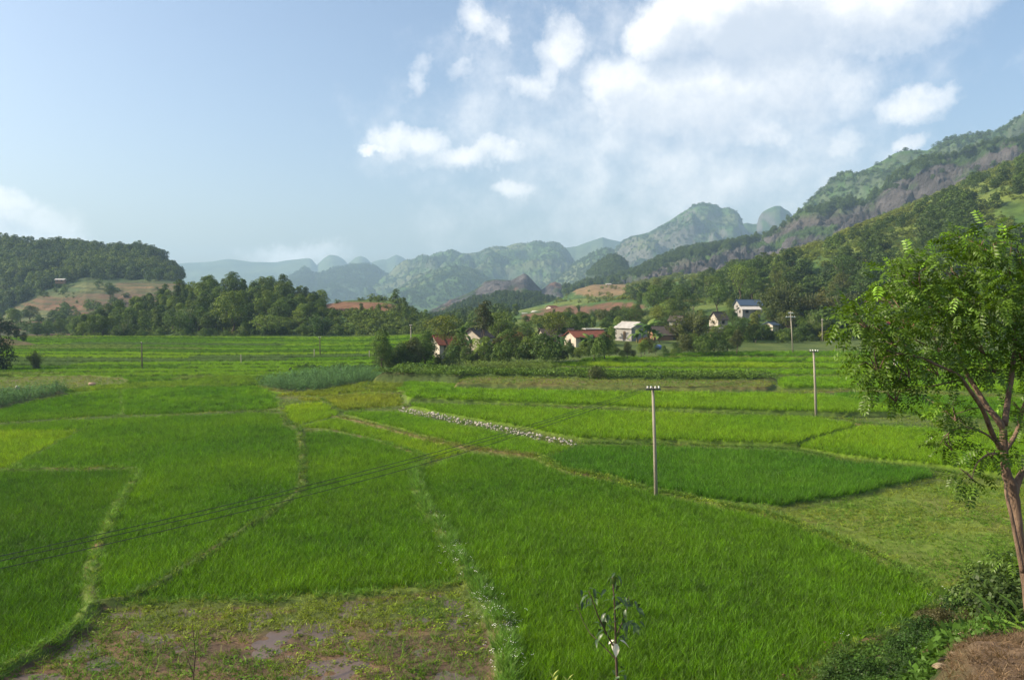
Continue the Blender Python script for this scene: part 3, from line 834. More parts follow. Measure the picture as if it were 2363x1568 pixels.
BUNDS = [  # half width, height, tint, picture line
    (.42, .28, 0, [(-100, 1600), (0, 1553), (100, 1500), (178, 1450), (215, 1400), (206, 1370), (219, 1290), (249, 1215), (281, 1150), (322, 1101), (306, 1086), (150, 1086), (20, 1087), (-350, 1090)]),
    (.22, .15, 0, [(20, 1085), (104, 1038), (178, 999), (205, 985)]),
    (.40, .28, 1, [(-350, 992), (0, 980), (150, 970), (320, 963), (480, 956), (600, 951), (650, 954), (662, 978), (690, 992), (698, 1040), (701, 1085), (696, 1130), (663, 1164), (602, 1204), (523, 1254), (433, 1315), (353, 1364), (300, 1387), (215, 1400)]),
    (.25, .15, 0, [(690, 992), (760, 993), (850, 1011), (960, 1047), (990, 1060), (958, 1088)]),
    (.55, .32, 2, [(958, 1088), (965, 1130), (986, 1185), (1031, 1250), (1067, 1310), (1108, 1372), (1145, 1425), (1168, 1480), (1172, 1568), (1170, 1650)]),
    (.35, .08, 0, [(300, 1390), (600, 1386), (900, 1366), (1060, 1346)]),
    (.45, .25, 3, [(1240, 1056), (1300, 1090), (1400, 1106), (1508, 1140), (1640, 1166), (1735, 1185), (1835, 1211), (2002, 1281), (2112, 1337), (2185, 1388)]),
    (.25, .15, 1, [(1330, 1024), (1600, 1029), (1830, 1039), (1960, 1065), (2150, 1087), (2363, 1118), (2720, 1135)]),
    (.35, .2, 1, [(935, 940), (1170, 939), (1500, 951), (1870, 964), (1950, 968), (1990, 982), (2100, 985), (2363, 1000), (2720, 1010)]),
    (.45, .25, 4, [(935, 910), (1040, 906), (1200, 903), (1500, 906), (1770, 909), (1900, 906), (2000, 903), (2200, 912), (2363, 920), (2720, 928)]),
    (.4, .25, 4, [(640, 918), (690, 918), (740, 924), (830, 909), (930, 909)]),
    (.35, .2, 1, [(660, 935), (745, 927), (785, 952), (930, 940)]),
    (.5, .22, 4, [(775, 963), (850, 980), (950, 1006), (1072, 1036), (1240, 1056)]),
    (.45, .25, 1, [(1270, 861), (1500, 863), (1780, 867), (2720, 883)]),
    (.45, .25, 1, [(1200, 851), (1700, 852.5), (2100, 856.5), (2720, 860)]),
    (.45, .25, 1, [(1320, 836.5), (1700, 839), (2100, 841), (2720, 844)]),
    (.45, .25, 4, [(1500, 824), (2100, 827), (2720, 829)]),
    (.45, .25, 1, [(1500, 814), (1700, 811), (2100, 810), (2720, 812)]),
    (.25, .15, 0, [(280, 900), (281, 958)]),
    (.25, .15, 0, [(150, 912), (275, 899), (420, 892.5), (600, 891), (640, 918), (650, 954)]),
    (.3, .2, 1, [(935, 940), (930, 909), (842, 898), (850, 884)]),
    (.3, .2, 4, [(590, 894), (655, 906), (722, 908)]),
    (.35, .2, 1, [(2185, 1388), (2080, 1452), (1990, 1492), (1900, 1535), (1850, 1610)]),
]
BUNDS = [(w * .82, h, t, to_ground(p)) for (w, h, t, p) in BUNDS]
BTINT = [np.array(c) for c in ((0.105, 0.150, 0.028), (0.070, 0.100, 0.022), (0.095, 0.140, 0.030), (0.100, 0.130, 0.028), (0.155, 0.125, 0.050))]


def in_poly(x, y, poly):
    r = np.zeros(x.shape, bool)
    j = len(poly) - 1
    for i in range(len(poly)):
        xi, yi = poly[i]; xj, yj = poly[j]
        if yi != yj:
            c = ((yi > y) != (yj > y)) & (x < (xj - xi) * (y - yi) / (yj - yi) + xi)
            r ^= c
        j = i
    return r


def field_id(x, y):
    """wiggled field outlines so that edges are not ruler straight"""
    s = np.clip(y / 60, .4, 2)
    xw = x + s * .55 * (fbm(x * .35, y * .35, 3, 201) - .5); yw = y + s * .55 * (fbm(x * .35, y * .35, 3, 202) - .5)
    fid = np.full(x.shape, -1, np.int32)
    for k, f in enumerate(FIELDS):
        p = f[6]
        m = (x > p[:, 0].min() - 1) & (x < p[:, 0].max() + 1) & (y > p[:, 1].min() - 1) & (y < p[:, 1].max() + 1) & (fid < 0)
        if not m.any(): continue
        idx = np.nonzero(m)
        fid[idx] = np.where(in_poly(xw[idx], yw[idx], p), k, -1)
    return fid


def bund_dist(x, y):
    best = np.full(x.shape, 9.0); which = np.full(x.shape, -1, np.int32)
    s = np.clip(y / 60, .4, 2)
    xw = x + s * .45 * (fbm(x * .5, y * .5, 3, 211) - .5); yw = y + s * .45 * (fbm(x * .5, y * .5, 3, 212) - .5)
    for k, (w, h, t, p) in enumerate(BUNDS):
        for i in range(len(p) - 1):
            a, b = p[i], p[i + 1]
            m = (x > min(a[0], b[0]) - 3) & (x < max(a[0], b[0]) + 3) & (y > min(a[1], b[1]) - 3) & (y < max(a[1], b[1]) + 3)
            if not m.any(): continue
            idx = np.nonzero(m)
            d = b - a; l2 = d @ d + 1e-9
            t_ = np.clip(((xw[idx] - a[0]) * d[0] + (yw[idx] - a[1]) * d[1]) / l2, 0, 1)
            ds = np.hypot(xw[idx] - a[0] - t_ * d[0], yw[idx] - a[1] - t_ * d[1]) / w
            cur = best[idx]; u = ds < cur
            bi = which[idx]
            best[idx] = np.where(u, ds, cur); which[idx] = np.where(u, k, bi)
    return best, which


def strip_coord(x, y):
    """the narrow terraces across the far left part of the valley"""
    return (y + 0.06 * x + 26 * (fbm(x * .012, y * .012, 3, 221) - .5)) / 7.5


def ground_z(x, y, fid=None, bd=None):
    x = np.asarray(x, float); y = np.asarray(y, float)
    if fid is None: fid = field_id(x, y)
    if bd is None: bd = bund_dist(x, y)
    lv = np.array(LEVEL + [0.0])
    px = PW / 2 + FPX * x / np.maximum(y, 1)
    s = strip_coord(x, y)
    strip = np.where((y > 112) & (px < 1000), .13 * (np.floor(s) + sstep(0, .12, s % 1) - 15), 0)
    z = np.where(fid >= 0, lv[fid], base_level(x, y) + np.maximum(strip, 0) * sstep(112, 125, y))
    d, w = bd
    hh = np.array([b[1] for b in BUNDS] + [0.])[w]
    z = z + hh * np.exp(-(d * .9) ** 2) * (.75 + .5 * fbm(x * 1.1, y * 1.1, 2, 231))
    z = z + (fbm(x * .9, y * .9, 3, 232) - .5) * .10
    return z


def ground_colour(x, y, fid, bd):
    n = fbm(x * .25, y * .25, 4, 241)
    c = mixc((0.055, 0.085, 0.020), (0.085, 0.115, 0.026), sstep(.35, .65, n))
    tint = np.array([f[2] for f in FIELDS] + [(0, 0, 0)])
    kinds = np.array([f[1] for f in FIELDS] + ['none'])[fid]
    tt = tint[fid]
    rice = kinds == 'rice'
    c = np.where(rice[..., None], tt * .55 + np.array((0.012, 0.012, 0.004)), c)
    weed = np.isin(kinds, ('fallow', 'pasture', 'weeds', 'corn'))
    cw = mixc((0.115, 0.080, 0.045), (0.080, 0.110, 0.024), sstep(.30, .55, n))
    c = np.where(weed[..., None], tt * .5 + cw * .5, c)
    mud = kinds == 'mud'
    n2 = fbm(x * .5, y * .7, 4, 242)
    cm = mixc((0.140, 0.088, 0.055), (0.095, 0.064, 0.044), sstep(.4, .6, n2))
    yb = gnd(0, 1452)[1]
    cm = mixc(cm, np.array((0.075, 0.110, 0.024)), sstep(yb - 1.2, yb + 1.6, y) * sstep(.28, .48, n2) * .85)
    c = np.where(mud[..., None], cm, c)
    px = PW / 2 + FPX * x / np.maximum(y, 1)
    s = strip_coord(x, y); k = np.floor(s).astype(int)
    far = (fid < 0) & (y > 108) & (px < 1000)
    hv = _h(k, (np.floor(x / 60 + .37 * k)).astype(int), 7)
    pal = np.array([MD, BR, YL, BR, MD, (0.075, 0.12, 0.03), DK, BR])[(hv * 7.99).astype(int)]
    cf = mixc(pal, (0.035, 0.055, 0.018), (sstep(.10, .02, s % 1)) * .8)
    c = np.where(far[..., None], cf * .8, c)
    d, w = bd
    bt = np.array([BTINT[b[2]] for b in BUNDS] + [BTINT[0]])[w]
    bt = mixc(bt, np.array((0.13, 0.09, 0.045)), sstep(.62, .76, fbm(x * .8, y * .8, 3, 243)))
    return mixc(c, bt, sstep(1.2, .7, d))


ang = np.linspace(-0.74, 0.74, 640)
dist = np.geomspace(20.0, 300.0, 660)
XX = np.tan(ang)[:, None] * dist[None, :]; YY = np.broadcast_to(dist[None, :], XX.shape).copy()
fid = field_id(XX, YY); bd = bund_dist(XX, YY)
ZZ = ground_z(XX, YY, fid, bd)
for _ in range(3):
    q_ = ZZ.copy(); q_[1:-1, 1:-1] = (ZZ[1:-1, 1:-1] * 2 + ZZ[:-2, 1:-1] + ZZ[2:, 1:-1] + ZZ[1:-1, :-2] + ZZ[1:-1, 2:]) / 6; k_ = sstep(70, 95, YY); ZZ = ZZ * (1 - k_) + q_ * k_
fade = sstep(262, 235, YY); ZZ = np.where(YY > 235, ZZ * fade - (1 - fade) * 1.0, ZZ)
CC = ground_colour(XX, YY, fid, bd)
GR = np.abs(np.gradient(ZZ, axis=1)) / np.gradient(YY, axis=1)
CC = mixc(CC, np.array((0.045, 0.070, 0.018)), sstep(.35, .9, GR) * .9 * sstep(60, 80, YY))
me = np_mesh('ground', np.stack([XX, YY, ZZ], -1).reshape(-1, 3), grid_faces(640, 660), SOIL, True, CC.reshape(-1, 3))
tag(link('ground', me), 'terraced paddy land with grassy earth dikes', 'ground', None, 'structure')

# flooded part of the muddy plot
m, N, L = newmat('muddy_water')
o_ = N.new('ShaderNodeOutputMaterial'); p_ = N.new('ShaderNodeBsdfPrincipled')
L.new(mixrgb(N, L, noise_fac(N, L, .6, 4), (0.130, 0.088, 0.066), (0.095, 0.066, 0.052)), p_.inputs['Base Color'])
p_.inputs['Roughness'].default_value = 0.42; p_.inputs['Specular IOR Level'].default_value = 0.5
L.new(p_.outputs[0], o_.inputs['Surface'])
pe = FIELDS[[f[0] for f in FIELDS].index('E')][6]
me = np_mesh('puddle', np.column_stack([pe, np.full(len(pe), LEVEL[[f[0] for f in FIELDS].index('E')] - .008)]), [tuple(range(len(pe)))], m)
tag(link('puddle', me), 'shallow brown puddle lying over the mud', 'water', None, 'structure')

# ------------------------------------------------------------------ scattered cover (grass, rice, weeds, far woods)
PROTO = {}


def proto_set(name, meshes):
    c = bpy.data.collections.new('set_' + name)       # never linked: only a source of shapes
    for i, me in enumerate(meshes):
        o = bpy.data.objects.new('%s_%02d' % (name, i), me); c.objects.link(o)
    PROTO[name] = (c, len(meshes))


def scatter_group(name):
    g = bpy.data.node_groups.new('scatter_' + name, 'GeometryNodeTree')
    g.interface.new_socket('Geometry', in_out='INPUT', socket_type='NodeSocketGeometry')
    g.interface.new_socket('Geometry', in_out='OUTPUT', socket_type='NodeSocketGeometry')
    N, L = g.nodes, g.links
    i = N.new('NodeGroupInput'); o = N.new('NodeGroupOutput')
    ci = N.new('GeometryNodeCollectionInfo'); ci.inputs['Collection'].default_value = PROTO[name][0]
    ci.inputs['Separate Children'].default_value = True; ci.inputs['Reset Children'].default_value = True
    ip = N.new('GeometryNodeInstanceOnPoints'); ip.inputs['Pick Instance'].default_value = True

    def attr(n, t):
        a = N.new('GeometryNodeInputNamedAttribute'); a.data_type = t; a.inputs['Name'].default_value = n
        return a.outputs['Attribute']
    L.new(i.outputs[0], ip.inputs['Points']); L.new(ci.outputs[0], ip.inputs['Instance'])
    L.new(attr('idx', 'INT'), ip.inputs['Instance Index'])
    e = N.new('FunctionNodeEulerToRotation'); L.new(attr('rot', 'FLOAT_VECTOR'), e.inputs[0]); L.new(e.outputs[0], ip.inputs['Rotation'])
    L.new(attr('scl', 'FLOAT_VECTOR'), ip.inputs['Scale'])
    L.new(ip.outputs[0], o.inputs[0])
    return g


GROUPS = {}


def scatter(name, src, P, rot, scl, tint, label, cat, kind='stuff', seed=0, parent=None):
    if len(P) == 0: return None
    if src not in GROUPS: GROUPS[src] = scatter_group(src)
    n = len(P)
    me = bpy.data.meshes.new(name)
    me.vertices.add(n); me.vertices.foreach_set('co', np.ascontiguousarray(P, np.float32).ravel())
    g = np.random.default_rng(seed + 3)
    a = me.attributes.new('rot', 'FLOAT_VECTOR', 'POINT'); a.data.foreach_set('vector', np.ascontiguousarray(rot, np.float32).ravel())
    a = me.attributes.new('scl', 'FLOAT_VECTOR', 'POINT'); a.data.foreach_set('vector', np.ascontiguousarray(scl, np.float32).ravel())
    a = me.attributes.new('idx', 'INT', 'POINT'); a.data.foreach_set('value', g.integers(0, PROTO[src][1], n).astype(np.int32))
    t = np.ones((n, 4), np.float32); t[:, :3] = tint
    a = me.attributes.new('tint', 'FLOAT_COLOR', 'POINT'); a.data.foreach_set('color', t.ravel())
    o = link(name, me, parent)
    md = o.modifiers.new('scatter', 'NODES'); md.node_group = GROUPS[src]
    tag(o, label, cat, None, kind)
    return o


def blade_mesh(name, n, h, w, spread, lean, seed, mat, bend=.35, segs=2, cvar=.25):
    g = np.random.default_rng(seed); V = []; F = []; C = []
    for i in range(n):
        a = g.uniform(0, 2 * math.pi); r = spread * math.sqrt(g.random())
        bx, by = r * math.cos(a), r * math.sin(a)
        a2 = a + g.normal(0, .8); hh = h * g.uniform(.7, 1.15); ln = lean * g.uniform(.3, 1.3)
        wa = g.uniform(0, math.pi); wx, wy = math.cos(wa), math.sin(wa)
        base = len(V); c = 1 + cvar * (g.random() - .5) * 2
        for k in range(segs + 1):
            t = k / segs
            d = ln * t + bend * hh * t * t * g.uniform(.6, 1.2)
            x = bx + d * math.cos(a2); y = by + d * math.sin(a2); z = hh * (t - .18 * t * t)
            ww = w * (1 - t * .75) * .5
            V += [(x - wx * ww, y - wy * ww, z), (x + wx * ww, y + wy * ww, z)]
            C += [(c, c * (.96 + .08 * t), c)] * 2
        for k in range(segs):
            q = base + 2 * k
            F.append((q, q + 1, q + 3, q + 2))
    return np_mesh(name, V, np.array(F), mat, False, np.array(C))


def leafy_mesh(name, n, h, r, size, seed, mat, cvar=.3):
    """a weed: broad leaves held at all angles over a low dome"""
    g = np.random.default_rng(seed); V = []; F = []; C = []
    for i in range(n):
        a = g.uniform(0, 2 * math.pi); q = r * math.sqrt(g.random())
        c0 = Vector((q * math.cos(a), q * math.sin(a), h * (1 - (q / r) ** 2 * .7) * g.uniform(.25, 1)))
        nrm = Vector((g.normal(0, .6), g.normal(0, .6), 1)).normalized()
        t = nrm.cross(Vector((g.normal(), g.normal(), .1))).normalized(); b = nrm.cross(t)
        s = size * g.uniform(.6, 1.3); k = len(V)
        V += [tuple(c0 - t * s * .5), tuple(c0 + b * s * .28), tuple(c0 + t * s * .6 - nrm * s * .12), tuple(c0 - b * s * .28)]
        F.append((k, k + 1, k + 2, k + 3)); c = 1 + cvar * (g.random() - .5) * 2
        C += [(c, c, c)] * 4
    return np_mesh(name, V, np.array(F), mat, False, np.array(C))


def corn_mesh(name, seed, mat):
    g = np.random.default_rng(seed); V = []; F = []; C = []
    for p in range(3):
        bx, by = g.normal(0, .22, 2); H = g.uniform(1.0, 1.4)
        for i in range(9):
            a = g.uniform(0, 2 * math.pi); z0 = H * (.15 + .75 * i / 9); ln = g.uniform(.45, .7); w = .09
            wx, wy = -math.sin(a), math.cos(a); base = len(V); c = g.uniform(.75, 1.3)
            for k in range(4):
                t = k / 3; d = ln * t
                z = z0 + ln * (.75 * t - .95 * t * t)
                ww = w * (1 - t) ** .6 * .5 if k else w * .3
                V += [(bx + d * math.cos(a) - wx * ww, by + d * math.sin(a) - wy * ww, z), (bx + d * math.cos(a) + wx * ww, by + d * math.sin(a) + wy * ww, z)]
                C += [(c, c, c)] * 2
            for k in range(3):
                q = base + 2 * k; F.append((q, q + 1, q + 3, q + 2))
    return np_mesh(name, V, np.array(F), mat, False, np.array(C))


proto_set('rice', [blade_mesh('rice_tuft', 15, .52, .019, .085, .10, 300 + i, RICE, .35, 2, .55) for i in range(5)])
proto_set('rice_far', [blade_mesh('rice_patch', 34, .50, .045, .42, .12, 320 + i, RICE, .3, 2) for i in range(4)])
proto_set('grass', [blade_mesh('grass_tuft', 12, .30, .022, .12, .12, 340 + i, RICE, .6, 2, .4) for i in range(4)])
proto_set('weed', [leafy_mesh('weed_plant', 26, .34, .30, .13, 360 + i, LEAF_INST, .35) for i in range(4)])
proto_set('corn', [corn_mesh('maize_plant', 380 + i, LEAF_INST) for i in range(4)])


def jitter_grid(y0, y1, sp, seed, half=0.70):
    g = np.random.default_rng(seed)
    xs = np.arange(-half * y1 - 1, half * y1 + 1, sp); ys = np.arange(y0, y1, sp)
    X, Y = np.meshgrid(xs, ys)
    X = X + g.uniform(-.5, .5, X.shape) * sp; Y = Y + g.uniform(-.5, .5, Y.shape) * sp
    k = (np.abs(X) < half * Y + .5) & (Y < y1)
    return X[k], Y[k]


def cover_rice():
    parts = []
    for (y0, y1, sp, src) in ((21, 58, .175, 'rice'), (58, 92, .235, 'rice'), (92, 140, .55, 'rice_far'), (140, 215, .85, 'rice_far')):
        x, y = jitter_grid(y0, y1, sp, int(y0))
        f = field_id(x, y); b = bund_dist(x, y)
        parts.append((x, y, f, b, src, sp))
    g = np.random.default_rng(77)
    kinds = np.array([f[1] for f in FIELDS] + ['none'])
    for src in ('rice', 'rice_far'):
        for k, fl in enumerate(FIELDS):
            if fl[1] != 'rice': continue
            X = []; Y = []; B = []
            for (x, y, f, b, s_, sp) in parts:
                if s_ != src: continue
                q = (f == k) & (b[0] > 1.0 + .7 * vnoise(x * 1.3, y * 1.3, 9) ** 2)
                X.append(x[q]); Y.append(y[q]); B.append(b[0][q])
            X = np.concatenate(X); Y = np.concatenate(Y)
            if len(X) < 3: continue
            z = ground_z(X, Y, np.full(X.shape, k)) - .03
            n = len(X)
            n1 = fbm(X * .12, Y * .12, 3, 251); n2 = fbm(X * .8, Y * .8, 2, 252)
            hgt = (.80 + .35 * n1 + .25 * (n2 - .5)) * g.uniform(.7, 1.2, n) * (1.12 if fl[0] == 'G' else 1.0)
            tint = np.array(fl[2])[None, :] * (.78 + .5 * n1 + .35 * (n2 - .5) + g.normal(0, .26, n))[:, None]
            tint[:, 0] *= 1 + .35 * (n1 - .5)
            rot = np.stack([g.normal(.0, .10, n), .14 + g.normal(0, .10, n) + .25 * (fbm(X * .1, Y * .1, 2, 253) - .5), g.uniform(0, 6.28, n)], 1)
            scl = np.stack([np.ones(n), np.ones(n), hgt], 1) * 1.0
            scatter('rice_crop', src, np.stack([X, Y, z], 1), rot, scl, np.clip(tint, .004, .4), fl[4] if src == 'rice' else fl[4] + ', its far part' if fl[0] in ('J', 'I', 'G') else fl[4], 'rice', seed=k)


cover_rice()


def cover_weeds():
    g = np.random.default_rng(88)
    # grass on the dikes
    x, y = jitter_grid(21, 70, .17, 501); x2, y2 = jitter_grid(70, 150, .42, 502)
    x = np.concatenate([x, x2]); y = np.concatenate([y, y2])
    d, w = bund_dist(x, y)
    k = (d < .95) & (fbm(x * .9, y * .9, 3, 261) > .42)
    x, y, d, w = x[k], y[k], d[k], w[k]
    f = field_id(x, y); z = ground_z(x, y, f, (d, w)) - .02
    n = len(x)
    bt = np.array([BTINT[b[2]] for b in BUNDS])[w] * np.array((1.25, 1.75, 1.0))
    tall = np.array([1.6 if b[2] == 2 else 1.15 if b[2] == 3 else .9 for b in BUNDS])[w]
    big = np.where(y > 70, 1.7, 1.0)
    s = tall * g.uniform(.5, 1.2, n)
    scatter('dike_grass', 'grass', np.stack([x, y, z], 1), np.stack([g.normal(0, .15, n), g.normal(0, .15, n), g.uniform(0, 6.28, n)], 1),
            np.stack([big * 1.1, big * 1.1, s * big ** .4], 1), bt * g.uniform(.65, 1.3, (n, 1)), 'grass growing along the earth dikes between the paddies', 'grass')
    # leafy weeds: dike between F and H, fallow plot, weedy bank, mud plot edge
    x, y = jitter_grid(21, 75, .30, 503); x2, y2 = jitter_grid(75, 150, .42, 504)
    x = np.concatenate([x, x2]); y = np.concatenate([y, y2])
    f = field_id(x, y); d, w = bund_dist(x, y)
    kinds = np.array([q[1] for q in FIELDS] + ['none'])[f]
    name = np.array([q[0] for q in FIELDS] + ['none'])[f]
    nn = fbm(x * .28, y * .28, 4, 262)
    isw = np.array([b[2] in (3,) for b in BUNDS])[w] & (d < 1.3)
    isc = np.array([b[2] in (1, 4) for b in BUNDS])[w] & (d < 1.2)
    near_edge = (name == 'E') & (y > gnd(0, 1450)[1])
    pk = np.where(name == 'W', .75, np.where(name == 'H', sstep(.30, .52, nn) * .9, np.where(name == 'E', sstep(.46, .60, nn + np.where(near_edge, .30, 0)) * .9,
         np.where(isw, .95, np.where(isc, .35, np.where(kinds == 'pasture', .10, np.where(name == 'R2', .25, np.where(name == 'none', .30, 0))))))))
    k = g.random(len(x)) < pk
    x, y, f, name, isw, nn = x[k], y[k], f[k], name[k], isw[k], nn[k]
    z = ground_z(x, y, f, (d[k], w[k])) - .03; n = len(x)
    s = np.where(name == 'W', g.uniform(.8, 2.0, n), np.where(isw, g.uniform(.7, 1.3, n), g.uniform(.35, .9, n))) * np.where(y > 75, 1.3, 1)
    s = np.where(name == 'none', s * .7, s)
    zs = np.where(name == 'H', .5, np.where(name == 'E', .5, 1.0)) * np.where(name == 'R2', .4, 1)
    t = mixc((0.095, 0.200, 0.016), (0.190, 0.265, 0.022), sstep(.4, .6, fbm(x * .2, y * .2, 3, 263)))
    t = np.where((name == 'W')[:, None], np.array((0.095, 0.165, 0.026)), t)
    t = np.where((name == 'R2')[:, None], np.array((0.16, 0.15, 0.035)), t)
    scatter('weeds', 'weed', np.stack([x, y, z], 1), np.stack([g.normal(0, .2, n), g.normal(0, .2, n), g.uniform(0, 6.28, n)], 1),
            np.stack([s, s, s * zs], 1), t * g.uniform(.6, 1.35, (n, 1)), 'low leafy weeds on the fallow plots and dike tops', 'weeds')
    # fine grass in the fallow plot, the mud and the pasture
    x, y = jitter_grid(21, 70, .22, 505); x2, y2 = jitter_grid(70, 140, .5, 506)
    x = np.concatenate([x, x2]); y = np.concatenate([y, y2]); f = field_id(x, y)
    name = np.array([q[0] for q in FIELDS] + ['none'])[f]
    nn = fbm(x * .35, y * .35, 4, 264)
    near_edge = (name == 'E') & (y > gnd(0, 1455)[1])
    pk = np.where(name == 'H', .55, np.where(name == 'E', sstep(.36, .54, nn + np.where(near_edge, .30, 0)) * .9, np.where(name == 'R2', .8, np.where(name == 'P', .6, np.where(name == 'none', .5, 0)))))
    k = g.random(len(x)) < pk
    x, y, f, name, nn = x[k], y[k], f[k], name[k], nn[k]
    z = ground_z(x, y, f) - .02; n = len(x)
    s = np.where(name == 'E', g.uniform(.3, 1.0, n), g.uniform(.35, .9, n)) * np.where(y > 70, 1.3, 1)
    t = mixc((0.20, 0.255, 0.030), (0.115, 0.220, 0.020), sstep(.4, .6, nn))
    scatter('wild_grass', 'grass', np.stack([x, y, z], 1), np.stack([g.normal(0, .2, n), g.normal(0, .2, n), g.uniform(0, 6.28, n)], 1),
            np.stack([s * 1.2, s * 1.2, s], 1), t * g.uniform(.6, 1.3, (n, 1)), 'thin wild grass on the fallow, grazed and muddy plots', 'grass')
    # maize
    for nm in ('C1', 'C2', 'S0'):
        k_ = [q[0] for q in FIELDS].index(nm)
        x, y = jitter_grid(85, 160, .85, 507); f = field_id(x, y); k = f == k_
        x, y = x[k], y[k]; n = len(x); z = ground_z(x, y, f[k]) - .05
        s = g.uniform(.9, 1.5, n)
        tint = np.array((0.095, 0.185, 0.065) if nm != 'S0' else (0.13, 0.19, 0.04)) * g.uniform(.7, 1.3, (n, 1))
        scatter('maize_crop', 'corn', np.stack([x, y, z], 1), np.stack([0 * x, 0 * x, g.uniform(0, 6.28, n)], 1), np.stack([s, s, s], 1), tint,
                {'C1': 'blue green maize standing at the left edge', 'C2': 'blue green maize plot left of the village trees', 'S0': 'yellowing maize strip in front of the village trees'}[nm], 'maize', seed=k_)
    # far strips of the left valley: rice, maize and dark edges
    x, y = jitter_grid(112, 245, .9, 508, .72)
    px = PW / 2 + FPX * x / y
    f = field_id(x, y); k = (f < 0) & (px < 1010)
    x, y = x[k], y[k]; s_ = strip_coord(x, y); kk = np.floor(s_).astype(int)
    hv = _h(kk, (np.floor(x / 60 + .37 * kk)).astype(int), 7)
    pal = np.array([MD, BR, YL, BR, MD, (0.10, 0.17, 0.055), DK, (0.14, 0.20, 0.05)])[(hv * 7.99).astype(int)]
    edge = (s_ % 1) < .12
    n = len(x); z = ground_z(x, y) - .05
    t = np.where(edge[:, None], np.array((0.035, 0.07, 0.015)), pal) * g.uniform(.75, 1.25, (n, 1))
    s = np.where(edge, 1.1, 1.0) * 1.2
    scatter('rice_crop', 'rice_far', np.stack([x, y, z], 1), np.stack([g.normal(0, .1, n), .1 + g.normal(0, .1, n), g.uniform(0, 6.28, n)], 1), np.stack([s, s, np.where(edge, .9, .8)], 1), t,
            'narrow strips of rice and maize across the far left of the valley', 'rice')


cover_weeds()

# white daisies along the ditch path
V = []; F = []
for i in range(3):
    a = i * math.pi / 1.5; c = Vector((math.cos(a) * .05, math.sin(a) * .05, .42 + .03 * (i % 3)))
    k = len(V); V += [tuple(c + Vector(q) * .011) for q in ((-1, -1, 0), (1, -1, .3), (1, 1, .5), (-1, 1, .2))]; F.append((k, k + 1, k + 2, k + 3))
WHITE = plain('white_petal', (0.78, 0.76, 0.70), (0.7, 0.68, 0.6), 9, .6)
proto_set('daisy', [np_mesh('daisy_head', V, np.array(F), WHITE, False)])


def cover_flowers():
    g = np.random.default_rng(99); P = []
    b = BUNDS[4][3]
    for i in range(280):
        t = g.random() ** .8
        i0 = min(int((2.2 + t * 5.8)), len(b) - 2); u = g.random()
        p = b[i0] * (1 - u) + b[i0 + 1] * u
        P.append((p[0] + g.normal(-.15, .45), p[1] + g.normal(0, .3)))
    for cx, cy, n in ((2160, 1415, 26), (2200, 1400, 22), (1990, 1478, 8), (2262, 1352, 16), (1630, 1160, 30)):
        q = to_ground([(cx, cy)])[0]
        P += [(q[0] + g.normal(0, .8), q[1] + g.normal(0, .6)) for _ in range(n)]
    P = np.array(P); k = fbm(P[:, 0] * .8, P[:, 1] * .8, 3, 271) > .47; P = P[k]
    z = ground_z(P[:, 0], P[:, 1]); n = len(P); s = g.uniform(.7, 1.3, n)
    scatter('white_flowers', 'daisy', np.column_stack([P, z]), np.stack([g.normal(0, .2, n), g.normal(0, .2, n), g.uniform(0, 6, n)], 1), np.stack([s, s, s], 1), np.ones((n, 3)),
            'small white flowers along the grassy path and ditch', 'flowers')


cover_flowers()

# ------------------------------------------------------------------ tree shapes (unit height, shared by every tree of a kind)
def leaf_quads(C, Nrm, S, g, asp=.62, cvar=.22, cc=None):
    n = len(C)
    r = g.normal(size=(n, 3)); r /= np.linalg.norm(r, axis=1, keepdims=True)
    nr = Nrm + r * .75; nr /= np.linalg.norm(nr, axis=1, keepdims=True)
    t = np.cross(nr, g.normal(size=(n, 3))); t /= np.linalg.norm(t, axis=1, keepdims=True) + 1e-9
    b = np.cross(nr, t)
    S = S[:, None]
    V = np.stack([C - t * S * .5, C + b * S * asp * .5 + nr * S * .08, C + t * S * .5, C - b * S * asp * .5 + nr * S * .08], 1).reshape(-1, 3)
    F = np.arange(n * 4).reshape(n, 4)
    c = 1 + cvar * g.normal(size=n) if cc is None else cc
    col = np.repeat(np.clip(np.stack([c * 1.02, c, c * .95], 1), .3, 2.2), 4, 0)
    return V, F, col


